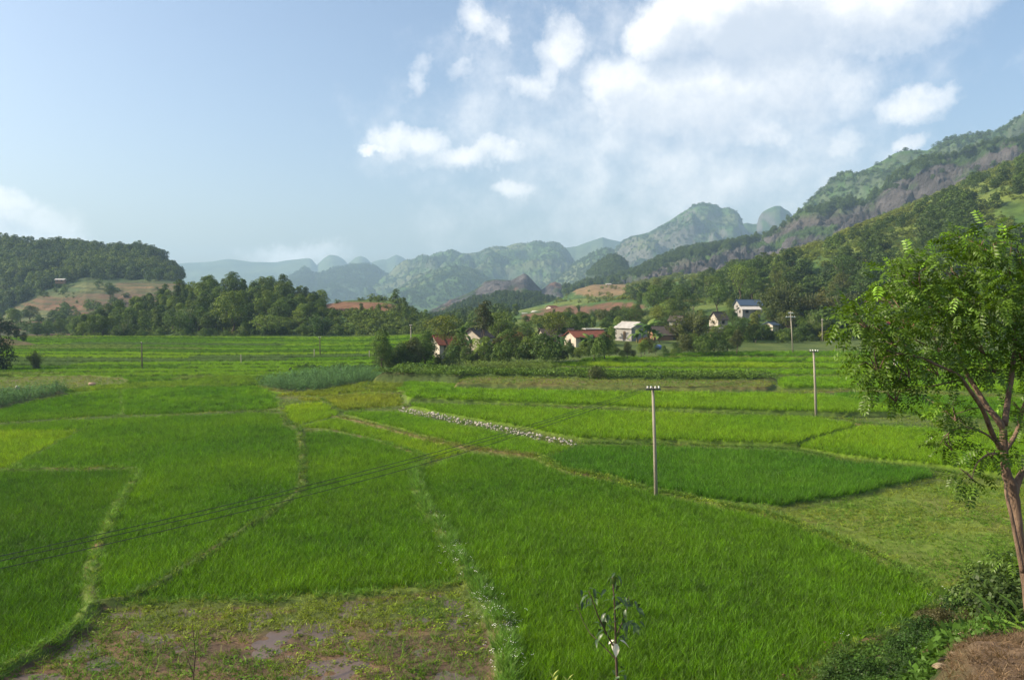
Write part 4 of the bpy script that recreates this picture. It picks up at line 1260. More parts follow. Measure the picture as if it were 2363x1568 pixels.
def crown_mesh(name, seed, mat, n=2400, lobes=16, z0=.28, rx=.36, leaf=.045, top=1.0, flat=1.0, shape='round', hang=0.0):
    g = np.random.default_rng(seed)
    LB = []
    for i in range(lobes):
        u = (i + .5) / lobes
        z = z0 + (top - z0) * (.12 + .80 * u)
        if shape == 'round': env = math.sin(math.pi * min(1, .18 + .80 * u)) ** .7
        elif shape == 'cone': env = (1 - u) ** .8 + .12
        elif shape == 'umbrella': env = .35 + .8 * u if u < .75 else 1.0 * (1 - u) * 3 + .2
        else: env = math.sin(math.pi * (.1 + .85 * u)) ** .4
        a = i * 2.4 + g.uniform(-.5, .5); r = rx * env * g.uniform(.25, .85)
        s = rx * g.uniform(.30, .52) * (.65 + .5 * env)
        LB.append((r * math.cos(a), r * math.sin(a), z, s))
    w = np.array([l[3] ** 2 for l in LB]); w /= w.sum()
    k = g.choice(lobes, n, p=w); L = np.array(LB)[k]
    d = g.normal(size=(n, 3)); d /= np.linalg.norm(d, axis=1, keepdims=True)
    d[:, 2] = np.where(d[:, 2] < -.35, -d[:, 2], d[:, 2])
    rad = L[:, 3] * g.uniform(.55, 1.08, n) ** .6
    C = L[:, :3] + d * rad[:, None] * np.array((1, 1, .78 * flat))
    C[:, 2] -= hang * g.random(n) * (np.hypot(C[:, 0], C[:, 1]) / rx)
    V, F, col = leaf_quads(C, d + np.array((0, 0, .35)), leaf * g.uniform(.6, 1.35, n), g)
    lobec = 1 + .16 * g.normal(size=lobes)
    col = col * np.repeat(lobec[k], 4)[:, None]
    return np_mesh(name, V, F, mat, False, np.clip(col, .3, 2))


def trunk_mesh(name, seed, h, r, mat, branches=5, spread=.22):
    g = np.random.default_rng(seed); b = MB()
    pts = [(0, 0, -.04)] + [(g.normal(0, .012) * i, g.normal(0, .012) * i, h * i / 4) for i in range(1, 5)]
    b.tube(pts, [r * 1.25, r, r * .85, r * .7, r * .55], 6)
    for i in range(branches):
        t = g.uniform(.45, .95); a = i * 2.4; z = h * t
        e = (math.cos(a) * spread, math.sin(a) * spread, z + g.uniform(.12, .3))
        b.tube([(pts[2][0], pts[2][1], z * .95), (e[0] * .45, e[1] * .45, z + .07), e], [r * .5, r * .35, r * .15], 5)
    return b.mesh(name, mat, True)


def bamboo_mesh(name, seed, mat, n=4600, w=.26, droop=.25):
    g = np.random.default_rng(seed); C = []; D = []; S = []; K = []
    culms = 26
    for c in range(culms):
        a = g.uniform(0, 2 * math.pi); lean = g.uniform(.1, 1) ** .8 * w * 1.5; H = g.uniform(.62, 1.0) * (1 - .12 * (lean / w))
        b0 = Vector((g.normal(0, w * .16), g.normal(0, w * .16), 0)); shade = 1 + .14 * g.normal()
        for i in range(n // culms):
            t = g.uniform(.12, 1.0) ** .75
            p = b0 + Vector((math.cos(a), math.sin(a), 0)) * lean * t * t
            z = H * (t - droop * max(0, t - .62) ** 1.5 * 1.6)
            sp = .055 * (1 - t * .45)
            C.append((p.x + g.normal(0, sp), p.y + g.normal(0, sp), z + g.normal(0, .02)))
            D.append((math.cos(a) * .5, math.sin(a) * .5, .4)); S.append(.040 * g.uniform(.6, 1.3)); K.append(shade * (1 + .18 * g.normal()))
    V, F, col = leaf_quads(np.array(C), np.array(D), np.array(S), g, .38, cc=np.array(K))
    return np_mesh(name, V, F, mat, False, col)


def culm_mesh(name, seed, mat, w=.26):
    g = np.random.default_rng(seed); b = MB()
    for c in range(12):
        a = g.uniform(0, 6.28); l = g.uniform(.1, 1) * w; x, y = g.normal(0, w * .15, 2)
        b.tube([(x, y, -.03), (x + math.cos(a) * l * .2, y + math.sin(a) * l * .2, .4), (x + math.cos(a) * l * .7, y + math.sin(a) * l * .7, .75)], [.008, .007, .004], 4, False)
    return b.mesh(name, mat, True)


CROWNS = dict(
    round=[crown_mesh('round_crown', 600 + i, LEAF_OBJ, 5200, 22, .22, .38, .033) for i in range(4)],
    tall=[crown_mesh('tall_crown', 610 + i, LEAF_OBJ, 4600, 20, .16, .27, .031, shape='oval') for i in range(3)],
    cone=[crown_mesh('cone_crown', 620 + i, LEAF_OBJ, 4200, 22, .14, .27, .030, shape='cone') for i in range(2)],
    open=[crown_mesh('open_crown', 630 + i, LEAF_OBJ, 2600, 16, .38, .48, .033, shape='umbrella', flat=.8) for i in range(2)],
    top=[crown_mesh('high_crown', 640, LEAF_OBJ, 2600, 13, .50, .24, .029, shape='oval')],
    shrub=[crown_mesh('shrub_foliage', 650 + i, LEAF_OBJ, 2600, 16, -.05, .58, .062, shape='round') for i in range(4)],
    bamboo=[bamboo_mesh('bamboo_foliage', 660 + i, LEAF_OBJ) for i in range(3)],
)
TRUNKS = dict(
    round=trunk_mesh('round_trunk', 1, .5, .022, BARK_FAR), tall=trunk_mesh('tall_trunk', 2, .6, .018, BARK_FAR), cone=trunk_mesh('cone_trunk', 3, .7, .016, BARK_FAR, 3, .1),
    open=trunk_mesh('open_trunk', 4, .62, .02, BARK_FAR, 7, .3), top=trunk_mesh('high_trunk', 5, .8, .016, BARK_FAR, 5, .14), bamboo=culm_mesh('bamboo_culms', 6, plain('culm', (0.16, 0.18, 0.07), (0.10, 0.12, 0.05), 3)))
KINDN = dict(round='broadleaf_tree', tall='broadleaf_tree', cone='broadleaf_tree', open='spreading_tree', top='tall_tree', shrub='shrub', bamboo='bamboo_clump')
KCAT = dict(round='tree', tall='tree', cone='tree', open='tree', top='tree', shrub='shrub', bamboo='bamboo')


def plant(kind, loc, h, wd=1.0, tint=(0.05, 0.09, 0.02), label=None, group=None, rz=None):
    """one tree, shrub or bamboo clump: foliage (and trunk) as children"""
    o = empty(KINDN[kind], loc, rz if rz is not None else random.uniform(0, 6.28), label, KCAT[kind], group)
    o.scale = (h * wd, h * wd, h)
    c = link('foliage' if kind in ('shrub', 'bamboo') else 'crown', random.choice(CROWNS[kind]), o)
    k = random.uniform(.82, 1.2)
    c.color = (tint[0] * k * .80, tint[1] * k * .84, tint[2] * k * .8, 1)
    if kind != 'shrub': link('culms' if kind == 'bamboo' else 'trunk', TRUNKS[kind], o)
    return o


# shapes for the wooded masses on far slopes
proto_set('canopy', [crown_mesh('canopy_crown', 700 + i, LEAF_INST, 800, 12, .0, .50, .095, shape=('round', 'oval', 'cone', 'round')[i]) for i in range(4)])
proto_set('bush', [crown_mesh('bush_crown', 710 + i, LEAF_INST, 320, 9, -.1, .62, .15, shape='round') for i in range(3)])

T_DARK, T_MID, T_LIGHT, T_YEL, T_BAM = (0.066, 0.115, 0.026), (0.095, 0.155, 0.030), (0.135, 0.195, 0.034), (0.185, 0.220, 0.036), (0.125, 0.150, 0.034)
T_RUST = (0.14, 0.085, 0.03)


def woods(name, hill, n, src, hmin, hmax, keep, label, seed, tints=(T_DARK, T_MID), wide=1.0, cat='woodland'):
    P = sample(hill, n, seed, keep)
    g = np.random.default_rng(seed + 9); n = len(P)
    h = g.uniform(0, 1, n) ** 1.6 * (hmax - hmin) + hmin
    nn = fbm(P[:, 0] * .02, P[:, 1] * .02, 3, seed)
    t = mixc(np.array(tints[0]), np.array(tints[1]), np.clip(sstep(.35, .65, nn) * .6 + g.random(n) * .4, 0, 1)) * g.uniform(.75, 1.25, (n, 1))
    P = P.copy(); P[:, 2] -= h * .08
    w = h * wide * g.uniform(.8, 1.25, n); t = t * .82
    return scatter(name, src, P, np.stack([0 * h, 0 * h, g.uniform(0, 6.28, n)], 1), np.stack([w, w, h], 1), t, label, cat, seed=seed)


def nz_(px, py, f=.02, s=1): return fbm(px * f, py * f * 2.2, 4, s)


def in_village(px, py): return 1 - sstep(1130, 1180, px) * sstep(1880, 1830, px) * sstep(688, 706, py)


woods('woodland', left_hill, 5600, 'canopy', 3, 11, lambda px, py: sstep(6, -14, py - np.interp(px, [-350, 0, 100, 200, 300, 420, 500], [745, 730, 672, 642, 646, 646, 655])) * np.where(nz_(px, py, .02, 5) > .36, 1, .12),
      'dense woodland covering the top of the terraced hill', 801, (T_DARK, T_LIGHT), 1.0)
woods('farm_scrub', left_hill, 900, 'bush', 1.2, 5, lambda px, py: sstep(640, 690, py) * (nz_(px, py, .03, 6) > .55), 'scattered scrub between the ploughed terraces of the left hill', 802, (T_DARK, T_MID), 1.1, 'scrub')
woods('hillside_scrub', hillside, 9000, 'bush', .8, 3.0, lambda px, py: in_village(px, py) * np.where(px > 1400, 1.0, .4) * np.where(nz_(px, py, .012, 7) > .44, 1, .25) * (1 - .95 * blob(px, py, 1390, 668, 85, 20)) * (1 - .95 * blob(px, py, 1340, 716, 110, 16)) * (1 - .95 * blob(px, py, 1440, 706, 65, 10)),
      'low green scrub over the right hillside', 803, (T_LIGHT, T_YEL), 1.3, 'scrub')
woods('hillside_wood', hillside, 1500, 'canopy', 2.5, 9.5, lambda px, py: in_village(px, py) * np.where(nz_(px, py, .010, 8) > .54, 1, .06) * np.where(px < 1380, .7, 1.0) * sstep(4, 26, py - np.interp(px, [1000, 1300, 1640, 1860, 2044, 2186, 2363], [735, 680, 628, 582, 496, 434, 364])) * (1 - blob(px, py, 1390, 668, 95, 24)) * (1 - blob(px, py, 1340, 716, 120, 18)) * (1 - blob(px, py, 1440, 706, 75, 12)) * sstep(1010, 1060, px),
      'patches of darker woodland on the right hillside', 804, (T_DARK, T_MID), 1.0)
woods('woodland', mid_hill, 1500, 'canopy', 5, 9, lambda px, py: np.ones_like(px), 'dark trees covering the low hill in the valley gap', 805, (T_DARK, (0.05, 0.095, 0.022)))


def rock_keep(px, py):
    crest = np.interp(px, [1330, 1480, 1700, 1850, 1960, 2010, 2044, 2132, 2203, 2274, 2363, 2720], [680, 632, 575, 502, 484, 474, 430, 388, 362, 343, 333, 262])
    return sstep(4, -14, py - crest + 40 * (nz_(px, py, .02, 9) - .5)) + .05 * (nz_(px, py, .03, 10) > .58)


woods('ridge_wood', rock_slope, 5200, 'canopy', 3.5, 9, rock_keep, 'trees along the crest of the rocky mountainside', 806, (T_DARK, T_MID))
woods('cone_trees', cone_wood, 700, 'canopy', 7, 13, lambda px, py: sstep(640, 625, py), 'trees on the small wooded cone', 807, (T_DARK, T_MID))
woods('knoll_thicket', knoll, 1500, 'bush', 1.0, 3.2, lambda px, py: np.where(px < 760, .7, 1.0) * (1 - .95 * blob(px, py, 820, 709, 105, 15)), 'undergrowth on the wooded knoll', 808, (T_MID, T_LIGHT), 1.2, 'undergrowth')
woods('far_woods', main_range, 9000, 'bush', 3, 8, lambda px, py: np.where(nz_(px, py, .03, 12) > .45, 1, .3), 'tree cover on the long hazy range', 809, (T_DARK, T_MID), 1.1)
woods('far_woods', upper_ridge, 8000, 'bush', 2.5, 8, lambda px, py: np.where(nz_(px, py, .02, 13) > .45, 1, .3), 'tree cover on the high ridge at the right', 810, (T_DARK, T_MID), 1.1)
woods('far_woods', dome, 5000, 'bush', 3, 9, lambda px, py: np.where(nz_(px, py, .03, 14) > .45, 1, .25), 'tree cover on the domed mountain', 811, (T_DARK, T_MID), 1.1)
woods('far_woods', spur, 3500, 'bush', 3, 8, lambda px, py: np.ones_like(px), 'tree cover on the green spur', 812, (T_DARK, T_MID), 1.1)
woods('far_woods', front_hump, 3000, 'bush', 3, 8, lambda px, py: np.where(nz_(px, py, .03, 15) > .42, 1, .2), 'tree cover on the rounded green hump', 814, (T_DARK, T_MID), 1.1)
woods('far_woods', second_ridge, 3500, 'bush', 8, 18, lambda px, py: np.ones_like(px), 'tree cover on the dark blue ridge', 813, (T_DARK, T_DARK), 1.1)

# ------------------------------------------------------------------ trees on the knoll, one by one
def knoll_trees():
    P = sample(knoll, 325, 901, lambda px, py: np.where(px < 745, 1.0, .38) * (px > 165) * (px < 1030) * (1 - blob(px, py, 820, 709, 110, 16)) * sstep(799, 790, py))
    order = np.argsort(-P[:, 1])
    kept = []
    for i in order:
        p = P[i]
        px = PW / 2 + FPX * p[0] / p[1]
        if any((p[0] - q[0]) ** 2 + (p[1] - q[1]) ** 2 < 6.5 for q in kept): continue
        kept.append(p)
        if px > 745:
            h = random.uniform(3.0, 6.0); kind = random.choice(['round', 'tall', 'cone'])
            tint = random.choice([T_MID, T_LIGHT, T_MID])
            if p[1] < 275: h *= .8
            plant(kind, p, h, random.uniform(.9, 1.2), tint, 
                  ('light' if tint == T_LIGHT else 'green') + ' small ' + dict(round='round', tall='narrow', cone='pointed')[kind] + ' tree on the right shoulder of the knoll, ' + ('above' if p[1] > 318 else 'below') + ' the ploughed patch, ' + ('left' if px < 820 else 'middle' if px < 920 else 'right'), 'small trees on the knoll shoulder')
        else:
            h = random.uniform(5.2, 9.6); kind = random.choice(['round', 'round', 'tall', 'tall', 'cone', 'round'])
            if p[1] < 258: h = random.uniform(3.5, 6)
            tint = random.choice([T_DARK, T_DARK, T_MID, T_MID, (0.05, 0.095, 0.022), T_LIGHT, T_LIGHT])
            plant(kind, p, h, random.uniform(.9, 1.25), tint, 
                  dict(round='round', tall='narrow', cone='pointed')[kind] + (' pale green' if tint == T_LIGHT else ' mid green' if tint == T_MID else ' dark green') + ' tree ' +
                  ('on the crest' if p[1] > 312 else 'on the middle slope' if p[1] > 272 else 'at the foot') + ' of the knoll wood, ' + ('towards its left end' if px < 330 else 'left of its middle' if px < 450 else 'in its middle' if px < 570 else 'right of its middle' if px < 660 else 'towards its right end'), 'trees on the wooded knoll')
    # landmarks of that wood
    def on(px, py, Y): return at(px, py, Y)
    plant('tall', on(655, 690, 325), 10.5, 1.15, T_DARK, 'tall rounded dark tree standing highest at the right end of the knoll wood')
    plant('round', on(538, 778, 252), 15, 1.0, (0.145, 0.205, 0.038), 'big pale round tree in the middle of the knoll wood')
    plant('bamboo', on(430, 783, 250), 13, 1.3, (0.115, 0.195, 0.055), 'feathery pale bamboo clump in the knoll wood, left of the big round tree')
    plant('open', on(620, 790, 246), 8.5, 1.7, (0.150, 0.215, 0.042), 'broad low spreading tree at the foot of the knoll')
    plant('bamboo', on(740, 793, 244), 11.5, 1.15, (0.085, 0.155, 0.042), 'bamboo clump at the right foot of the knoll wood')
    plant('tall', on(480, 686, 333), 9, 1.1, T_MID, 'tree on the crest of the knoll, left of its highest crown')
    plant('bamboo', on(285, 796, 244), 9, 1.2, (0.055, 0.09, 0.028), 'bamboo clump at the left foot of the knoll')
    for i, px in enumerate((395, 440, 470, 500, 520, 560, 365, 330)):
        plant('shrub', at(px, 797 - (i % 3) * 5, 243 - (i % 3)), random.uniform(3.0, 4.5), .8, T_DARK if i % 2 else T_MID, 'one of the round shrubs lining the foot of the knoll', 'shrubs at the foot of the knoll')


knoll_trees()

# left edge: shrubs and trees near the mound
plant('shrub', at(0, 862, 140), 7.0, .70, (0.035, 0.06, 0.018), 'dark tall shrub cut by the left edge of the picture')
plant('shrub', at(-45, 865, 140), 7.5, .7, (0.035, 0.06, 0.018), 'dark shrub beyond the left edge beside the maize')
plant('bamboo', at(85, 862, 142), 5.2, .95, (0.070, 0.100, 0.030), 'olive bamboo bush leaning right, beside the maize at the left')
for i, (px, py, Y, h) in enumerate(((2, 782, 215, 6), (22, 785, 216, 5.5), (38, 788, 216, 4.2), (55, 794, 217, 3.4), (-30, 782, 214, 6.5))):
    plant('tall', at(px, py, Y), h, 1.0, (0.032, 0.06, 0.018), 'one of the dark trees standing on the brown earth mound', 'trees on the mound')
for i, (px, py, Y, h, t) in enumerate(((70, 745, 400, 9, (0.07, 0.11, 0.035)), (30, 748, 395, 8, T_LIGHT), (255, 690, 500, 9, T_DARK), (170, 772, 330, 8, T_MID), (140, 778, 325, 8, T_MID), (110, 780, 320, 7, T_MID), (85, 784, 315, 7, T_DARK), (200, 780, 318, 8, T_MID))):
    plant('round', at(px, py, Y), h, 1.2, t, 'one of the single trees on the lower slope of the terraced hill', 'single trees below the terraced hill')

# ------------------------------------------------------------------ houses
WALLW = plain('whitewash', (0.50, 0.455, 0.39), (0.33, 0.29, 0.245), .9, .9, .2)
WALLG = plain('grey_render', (0.30, 0.29, 0.28), (0.24, 0.23, 0.22), .8, .9, .2)
WALLY = plain('yellow_paint', (0.72, 0.36, 0.04), (0.62, 0.30, 0.04), .8, .8, .2)
WALLB = plain('mud_brick', (0.30, 0.17, 0.10), (0.22, 0.13, 0.08), 1.2, .9, .2)
WALLP = plain('pink_brick', (0.50, 0.32, 0.24), (0.40, 0.26, 0.20), 1.2, .9, .2)
ROOFR = plain('red_tile', (0.20, 0.062, 0.036), (0.115, 0.045, 0.030), 1.9, .85, .2, stretch=(1, 1, 1))
ROOFD = plain('dark_tile', (0.085, 0.068, 0.060), (0.055, 0.048, 0.045), 1.5, .9, .2)
ROOFM = plain('fibre_cement', (0.40, 0.39, 0.37), (0.28, 0.27, 0.26), .7, .75, .3)
ROOFL = plain('pale_sheet', (0.50, 0.47, 0.43), (0.42, 0.40, 0.37), .8, .7, .3)
ROOFBL = plain('blue_sheet', (0.055, 0.085, 0.13), (0.045, 0.07, 0.11), 1.0, .45, .4)
ROOFCR = plain('crimson_sheet', (0.26, 0.035, 0.045), (0.22, 0.03, 0.04), 1.0, .6, .3)
GLASS = plain('window_dark', (0.03, 0.033, 0.036), (0.05, 0.05, 0.05), 2, .25, .5)
FRAME = plain('frame_wood', (0.22, 0.15, 0.09), (0.16, 0.11, 0.07), 3, .8, .2)


HOUSES = []


def house(px, py, Y, w, d, h, rh, rot, wall, roof, label, name='village_house', over=.45, windows=2, door=True, flat=False, base=1.4, ridge='x', stilts=0.0, cat='house', group=None, side_window=True):
    """gabled house; local x runs along the ridge; front is local -y"""
    x, y, z = at(px, py, Y)
    o = empty(name, (x, y, z), rot, label, cat, group)
    HOUSES.append((px, (w + d) * .30 / Y * FPX, Y, z + h * .78))
    b = MB(); z0 = stilts if stilts else -base
    b.box((0, 0, (z0 + h) / 2), (w, d, h - z0))
    if not flat:
        for sx in (-.5, .5):
            b.quad((sx * w, -d / 2, h), (sx * w, d / 2, h), (sx * w, 0, h + rh)) if sx > 0 else b.quad((sx * w, d / 2, h), (sx * w, -d / 2, h), (sx * w, 0, h + rh))
    b.build('wall', wall, o)
    r = MB(); t = .14
    if flat:
        r.box((0, 0, h + .09), (w + 2 * over, d + 2 * over, .18))
    else:
        sl = rh / (d / 2)
        for s in (-1, 1):
            e = d / 2 + over; W = w / 2 + over; ze = h - sl * over + .02; zr = h + rh + .02
            P = [(-W, s * e, ze), (W, s * e, ze), (W, 0, zr), (-W, 0, zr)]
            U = [(p[0], p[1], p[2] + t) for p in P]
            if s > 0: P.reverse(); U.reverse()
            r.quad(*U); r.quad(*reversed(P))
            for i in range(4): r.quad(P[i], P[(i + 1) % 4], U[(i + 1) % 4], U[i])
    ro = r.build('roof', roof, o)
    if not flat:
        c = MB(); c.box((0, 0, h + rh + t + .06), (w + 2 * over, .3, .14)); c.build('ridge_cap', roof, ro)
    if door:
        q = MB(); q.box((w * .08, -d / 2 - .03, max(stilts, 0) + 1.0), (.95, .1, 2.0)); q.build('door', FRAME, o)
    nw = windows
    for i in range(nw):
        wx = -w / 2 + (i + .5) * w / nw
        if door and abs(wx - w * .08) < .9: wx += 1.25 if wx < w * .3 else -1.25
        f = MB(); f.box((wx, -d / 2 - .02, h * .55 + max(stilts, 0) * .4), (1.1, .08, 1.1)); fo = f.build('window', FRAME, o)
        g_ = MB(); g_.box((wx, -d / 2 - .07, h * .55 + max(stilts, 0) * .4), (.9, .04, .9)); g_.build('pane', GLASS, fo)
    if side_window:
        f = MB(); f.box((-w / 2 - .02, 0, h * .55 + max(stilts, 0) * .4), (.08, 1.0, 1.0)); fo = f.build('window', FRAME, o)
        g_ = MB(); g_.box((-w / 2 - .07, 0, h * .55 + max(stilts, 0) * .4), (.04, .82, .82)); g_.build('pane', GLASS, fo)
    if stilts:
        for sx in (-.45, 0, .45):
            for sy in (-.45, .45):
                p = MB(); p.box((sx * w, sy * d, (stilts - base) / 2 - .01), (.22, .22, stilts + base)); p.build('post', DARKWOOD, o)
    return o


house(1032, 812, 168, 6.2, 5.0, 1.9, 1.7, R(32), WALLW, ROOFR, 'small white walled house with a red tiled roof, leftmost in the village', windows=2)
house(1100, 812, 174, 4.6, 5.4, 3.4, 1.8, R(56), WALLW, ROOFD, 'white gabled house behind the tall thin tree', windows=1, door=False)
house(1284, 790, 190, 8.0, 5.5, 1.6, 1.8, R(18), WALLW, ROOFD, 'house with a wide dark tiled roof left of the red roofed house', windows=2)
house(1352, 798, 180, 8.0, 6.4, 2.2, 1.25, R(20), WALLW, ROOFR, 'white house with a long orange red roof in the middle of the village', windows=2)
house(1368, 776, 212, 4.2, 4.0, 2.0, .1, R(8), WALLG, ROOFL, 'small flat roofed pale house behind the red roof', flat=True, windows=1, door=False)
house(1456, 782, 200, 6.4, 5.2, 3.0, 1.25, R(-58), WALLG, ROOFM, 'grey gabled house with a pale sheet roof beside the banana plants', windows=0, door=True)
house(1538, 792, 205, 7.6, 6.0, 2.4, 2.0, R(6), WALLB, ROOFD, 'low house with a broad dark roof right of the grey gable', windows=1)
house(1562, 756, 230, 3.4, 4.2, 2.2, 1.2, R(-30), WALLG, ROOFD, 'half hidden dark roofed house above the broad dark roof', windows=1, door=False)
house(1726, 712, 266, 7.6, 5.6, 1.3, 1.7, R(6), WALLG, ROOFBL, 'upper house with a dark blue sheet roof', windows=1, door=False)
house(1728, 724, 254, 6.0, 4.2, 1.5, .8, R(6), WALLG, ROOFL, 'pale roofed house just below the dark blue roof', windows=2, door=False)
house(1658, 752, 240, 3.8, 4.2, 2.2, 2.0, R(25), WALLW, ROOFD, 'white house with a steep brown roof between bamboo clumps', windows=1, door=False)
house(1660, 790, 212, 3.6, 3.6, 2.9, 1.2, R(14), WALLP, ROOFM, 'little pink brick hut on posts in the dark bamboo', stilts=1.3, windows=1, door=False, cat='hut')
house(1779, 764, 225, 2.4, 3.4, 1.9, .7, R(30), WALLW, ROOFBL, 'tiny white hut with a blue roof left of the twin armed pole', windows=0, door=False, cat='hut')
# the yellow building
yo = house(2052, 786, 218, 9.5, 7.0, 3.6, 2.6, R(-6), WALLY, ROOFCR, 'large yellow building with a crimson roof behind the near tree', name='yellow_building', windows=3, over=.8, cat='building')
p = MB(); p.box((-11.2, .2, .9), (12.6, 5.0, 4.6)); wing = p.build('wing', WALLY, yo)
p = MB(); p.box((-11.2, .2, 3.3), (13.2, 5.6, .22)); p.build('wing_slab', WALLB, wing)
for i in range(6):
    p = MB(); p.box((-17.2 + i * 2.3, -2.75, .95), (.42, .42, 4.7)); p.build('column', WALLY, yo)
p = MB(); p.box((0, -4.2, 3.75), (9.6, .5, .34)); p.build('beam', WALLY, yo)
# white balustrade in front of it
x, y, z = at(1923, 785, 204)
bo = empty('balustrade', (x, y, z), R(-14), 'white openwork balustrade wall in front of the yellow building', 'wall')
b = MB(); b.box((0, 0, .1), (9.4, .22, 1.4)); b.build('wall_base', WALLW, bo)
b = MB(); b.box((0, 0, 1.28), (9.4, .26, .14)); b.build('top_rail', WALLW, bo)
for i in range(24):
    b = MB(); b.box((-4.5 + i * .39, 0, 1.0), (.16, .14, .42)); b.build('baluster', WALLW, bo)
# houses far up the valley
for (px, py, Y, w, d, h, rh, rot, wl, rf, lb, fl) in (
        (1274, 719, 520, 6.0, 5.0, 3.0, .9, R(35), WALLW, ROOFR, 'distant white house with rows of windows on the brown field', False),
        (1291, 719, 530, 5.5, 4.0, 1.6, .4, R(5), WALLG, ROOFM, 'low grey shed joined to the distant white house', False),
        (1236, 729, 500, 4.0, 3.6, 2.6, .6, R(-30), WALLG, ROOFL, 'distant small house left of the brown field', False),
        (1211, 731, 500, 3.0, 3.0, 2.0, .5, R(10), WALLP, ROOFL, 'tiniest distant hut at the left end of the brown field', False),
        (1372, 702, 600, 4.6, 4.4, 3.2, .8, R(-40), WALLG, ROOFL, 'distant pale roofed house below the tan hillock', False),
        (1522, 659, 720, 5.2, 4.0, 2.4, .6, R(10), WALLW, ROOFL, 'white house high on the hillside among trees', False),
        (1404, 660, 730, 4.4, 3.5, 1.8, .5, R(0), WALLW, ROOFL, 'tiny white house on top of the tan hillock', False),
        (1461, 671, 660, 4.4, 3.5, 2.0, .6, R(10), WALLG, ROOFL, 'pale roof half hidden on the hillside right of the tan hillock', False),
        (1312, 717, 500, 7.0, 1.6, .8, .2, R(12), WALLG, ROOFL, 'low pale wall beside the distant white house', True),
        (140, 650, 575, 6.0, 4.0, 1.5, .7, R(8), WALLB, ROOFL, 'lone shed with a bright roof on the terraced hill', False)):
    house(px, py, Y, w, d, h, rh, rot, wl, rf, lb, name='farm_house', windows=2, door=False, flat=fl)

# ------------------------------------------------------------------ banana plants
def banana_leaf(seed):
    g = np.random.default_rng(seed); V = []; F = []; C = []
    n = 6; ln = 1.0
    for k in range(n + 1):
        t = k / n; r = ln * (t - .12 * t * t); z = .75 * t - .95 * t * t * (1 + .1 * seed % 2)
        w = .16 * math.sin(math.pi * min(1, .12 + t * .88)) ** .6 * (1 if k < n else .1)
        V += [(r, -w, z - .03), (r, 0, z + .02), (r, w, z - .03)]; C += [(g.uniform(.85, 1.15),) * 3] * 3
    for k in range(n):
        q = 3 * k; F += [(q, q + 1, q + 4, q + 3), (q + 1, q + 2, q + 5, q + 4)]
    return np_mesh('banana_leaf', V, np.array(F), LEAF_OBJ, False, np.array(C))


BLEAF = [banana_leaf(i) for i in range(3)]
bs = MB(); bs.tube([(0, 0, -.15), (.02, 0, .35), (.0, .02, .72), (0, 0, .98)], [.085, .075, .06, .035], 7)
BSTEM = bs.mesh('banana_stem', plain('banana_stalk', (0.17, 0.16, 0.06), (0.20, 0.13, 0.06), 3), True)


def banana(px, py, Y, h, label, group=None, upright=False):
    loc = at(px, py, Y)
    o = empty('banana_plant', loc, random.uniform(0, 6.28), label, 'banana plant', group)
    s = link('stem', BSTEM, o); s.scale = (h * .55,) * 3
    for i in range(7):
        l = link('leaf', random.choice(BLEAF), o)
        l.location = (0, 0, h * .52)
        a = i * 2.4 + random.uniform(-.3, .3)
        up = (-.2, -.55, -.95)[i % 3] if not (upright and i == 0) else -1.25
        l.rotation_euler = (random.uniform(-.3, .3), up + random.uniform(-.12, .12), a)
        k = h * random.uniform(.44, .6); l.scale = (k, k, k)
        t = random.choice([(0.075, 0.15, 0.035), (0.10, 0.19, 0.045), (0.06, 0.12, 0.035), (0.17, 0.24, 0.06)])
        l.color = (*t, 1)
    return o


for (px, py, Y, h, lb, gp, up) in (
        (1362, 826, 176, 6.4, 'banana plant with one bright upright leaf, in front of the red roofed house', None, True),
        (1346, 824, 176, 5.6, 'banana plant left of the one with the bright upright leaf', None, False),
        (1497, 800, 190, 7.6, 'tall banana plant with an upright leaf beside the grey gable', None, True),
        (1482, 802, 190, 5.6, None, 'bananas by the grey gable', False), (1470, 802, 191, 5.2, None, 'bananas by the grey gable', False), (1510, 802, 190, 5.6, None, 'bananas by the grey gable', False), (1522, 803, 189, 4.8, None, 'bananas by the grey gable', False),
        (1290, 820, 178, 6.0, 'banana plant with drooping leaves left of the white gable', None, False), (1226, 828, 176, 6.0, 'banana plant among the dark shrubs', None, False),
        (1300, 800, 184, 6.0, 'banana plant under the yellow green spreading tree', None, False),
        (1318, 806, 182, 5.2, 'banana plant touching the white gable wall', None, False), (1066, 806, 168, 6.0, 'banana plant between the two leftmost houses', None, True), (1085, 820, 166, 5.2, 'banana plant below the white gabled house', None, False),
        (1612, 818, 192, 5.0, 'bright banana plant at the village edge, left of the pink hut', None, True), (1630, 818, 192, 4.4, 'smaller banana plant right of the bright one', None, False), (1598, 816, 193, 4.2, 'smaller banana plant left of the bright one', None, False),
        (1768, 788, 212, 5.4, 'banana plant in the shade below the tiny blue roofed hut', None, False), (1742, 770, 230, 5.0, 'banana plant in the dark bamboo left of the blue roofed hut', None, True), (1408, 790, 198, 5.2, 'banana plant left of the grey gabled house', None, True)):
    banana(px, py, Y, h, lb or 'one of the banana plants bunched beside the grey gabled house', gp, up)

